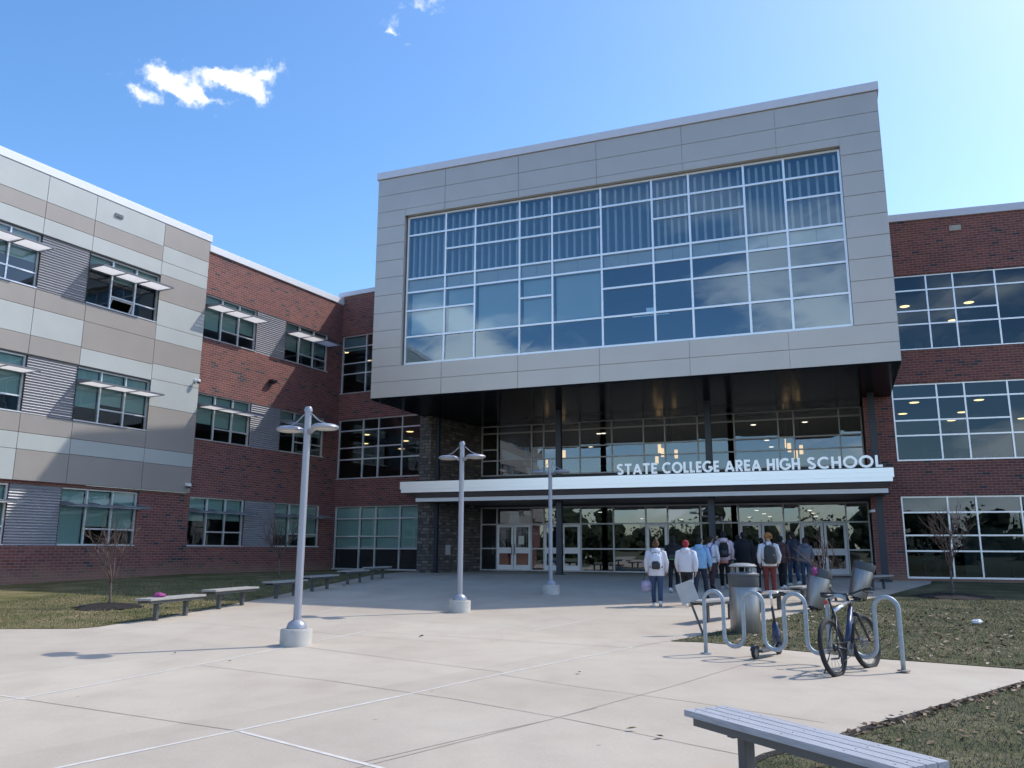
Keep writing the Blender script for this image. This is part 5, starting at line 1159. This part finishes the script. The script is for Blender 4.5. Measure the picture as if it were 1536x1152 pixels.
for px, py, rx, ry, rot_, amp in ((209, 139, 26, 10, -18, 1.0), (237, 112, 20, 14, -35, 1.0), (262, 130, 38, 17, -15, 1.2), (298, 143, 36, 8, 0, 1.0), (315, 115, 34, 14, 10, 1.2), (348, 122, 30, 11, -10, 1.2), (382, 128, 26, 14, -25, 1.1), (403, 109, 26, 14, 30, 1.05), (396, 146, 9, 16, 0, .8),
                                  (590, 36, 14, 10, 0, .55), (588, 49, 8, 4, 0, .8), (610, 67, 8, 4, 0, .5), (632, 8, 26, 16, 0, .62), (655, 0, 20, 10, 0, .5)):
    lx, ly = local(px, py); k = 1/F_PX*.94; ca, sa = cos(rad(rot_)), sin(rad(rot_))
    dx = mth('SUBTRACT', Xd, lx); dy = mth('SUBTRACT', Yd, ly)
    u_ = mth('DIVIDE', mth('ADD', mth('MULTIPLY', dx, ca), mth('MULTIPLY', dy, sa)), rx*k); v_ = mth('DIVIDE', mth('SUBTRACT', mth('MULTIPLY', dy, ca), mth('MULTIPLY', dx, sa)), ry*k*.86)
    e = mth('MULTIPLY', mth('POWER', 2.718, mth('MULTIPLY', mth('ADD', mth('MULTIPLY', u_, u_), mth('MULTIPLY', v_, v_)), -1.0)), amp)
    tot = e if tot is None else mth('ADD', tot, e)
nf = N(nt, 'ShaderNodeTexNoise'); nf.inputs['Scale'].default_value = 75; nf.inputs['Detail'].default_value = 6; nf.inputs['Roughness'].default_value = .65; L.new(tc.outputs['Generated'], nf.inputs['Vector'])
den = mth('MULTIPLY', mth('ADD', tot, mth('MULTIPLY', mth('SUBTRACT', nf.outputs['Fac'], .5), 2.2)), fwd_ok)
front = N(nt, 'ShaderNodeMapRange', interpolation_type='SMOOTHSTEP'); front.inputs['From Min'].default_value = .2; front.inputs['From Max'].default_value = 1.5; L.new(den, front.inputs['Value'])
gate = mth('GREATER_THAN', tot, .04); frontm = mth('MULTIPLY', front.outputs[0], gate)
# broken cumulus in the half of the sky behind the viewer, mirrored in the glass; brightness and cover raised to fill the shade
mpn = N(nt, 'ShaderNodeMapping'); mpn.inputs['Scale'].default_value = (1, 1, 2.2); L.new(tc.outputs['Generated'], mpn.inputs['Vector'])
nb_ = N(nt, 'ShaderNodeTexNoise'); nb_.inputs['Scale'].default_value = 3.1; nb_.inputs['Detail'].default_value = 6; nb_.inputs['Roughness'].default_value = .55; L.new(mpn.outputs['Vector'], nb_.inputs['Vector'])
rb_ = N(nt, 'ShaderNodeMapRange', interpolation_type='SMOOTHSTEP'); rb_.inputs['From Min'].default_value = .48; rb_.inputs['From Max'].default_value = .60; L.new(nb_.outputs['Fac'], rb_.inputs['Value'])
sy = N(nt, 'ShaderNodeSeparateXYZ'); L.new(tc.outputs['Generated'], sy.inputs[0])
back = N(nt, 'ShaderNodeMapRange'); back.inputs['From Min'].default_value = -.05; back.inputs['From Max'].default_value = -.3; L.new(sy.outputs['Y'], back.inputs['Value'])
lowb = N(nt, 'ShaderNodeMapRange', interpolation_type='SMOOTHSTEP'); lowb.inputs['From Min'].default_value = .46; lowb.inputs['From Max'].default_value = .2; L.new(sy.outputs['Z'], lowb.inputs['Value'])
rear = mth('MULTIPLY', mth('MULTIPLY', rb_.outputs[0], back.outputs[0]), lowb.outputs[0])
mx = N(nt, 'ShaderNodeMix', data_type='RGBA'); L.new(frontm, mx.inputs['Factor']); hs = N(nt, 'ShaderNodeHueSaturation'); hs.inputs['Saturation'].default_value = 1.22; hs.inputs['Value'].default_value = 1.17; L.new(sky.outputs[0], hs.inputs['Color']); L.new(hs.outputs[0], mx.inputs['A']); mx.inputs['B'].default_value = (6.0, 6.1, 6.3, 1)
mx2 = N(nt, 'ShaderNodeMix', data_type='RGBA'); L.new(mth('MULTIPLY', rear, .9), mx2.inputs['Factor']); L.new(mx.outputs['Result'], mx2.inputs['A']); mx2.inputs['B'].default_value = (10.2, 10.5, 11.0, 1)
L.new(mx2.outputs['Result'], bg.inputs['Color']); bg.inputs['Strength'].default_value = .15

vs = scene.view_settings; vs.view_transform = 'Standard'; vs.look = 'None'; vs.exposure = .6; vs.gamma = 1; vs.use_curve_mapping = False
scene.cycles.use_denoising = True; scene.cycles.max_bounces = 6; scene.cycles.transparent_max_bounces = 8; scene.cycles.use_adaptive_sampling = True; scene.cycles.adaptive_threshold = .02; scene.cycles.diffuse_bounces = 3; scene.cycles.glossy_bounces = 3
scene.cycles.sample_clamp_indirect = 6; scene.cycles.caustics_reflective = False; scene.cycles.caustics_refractive = False
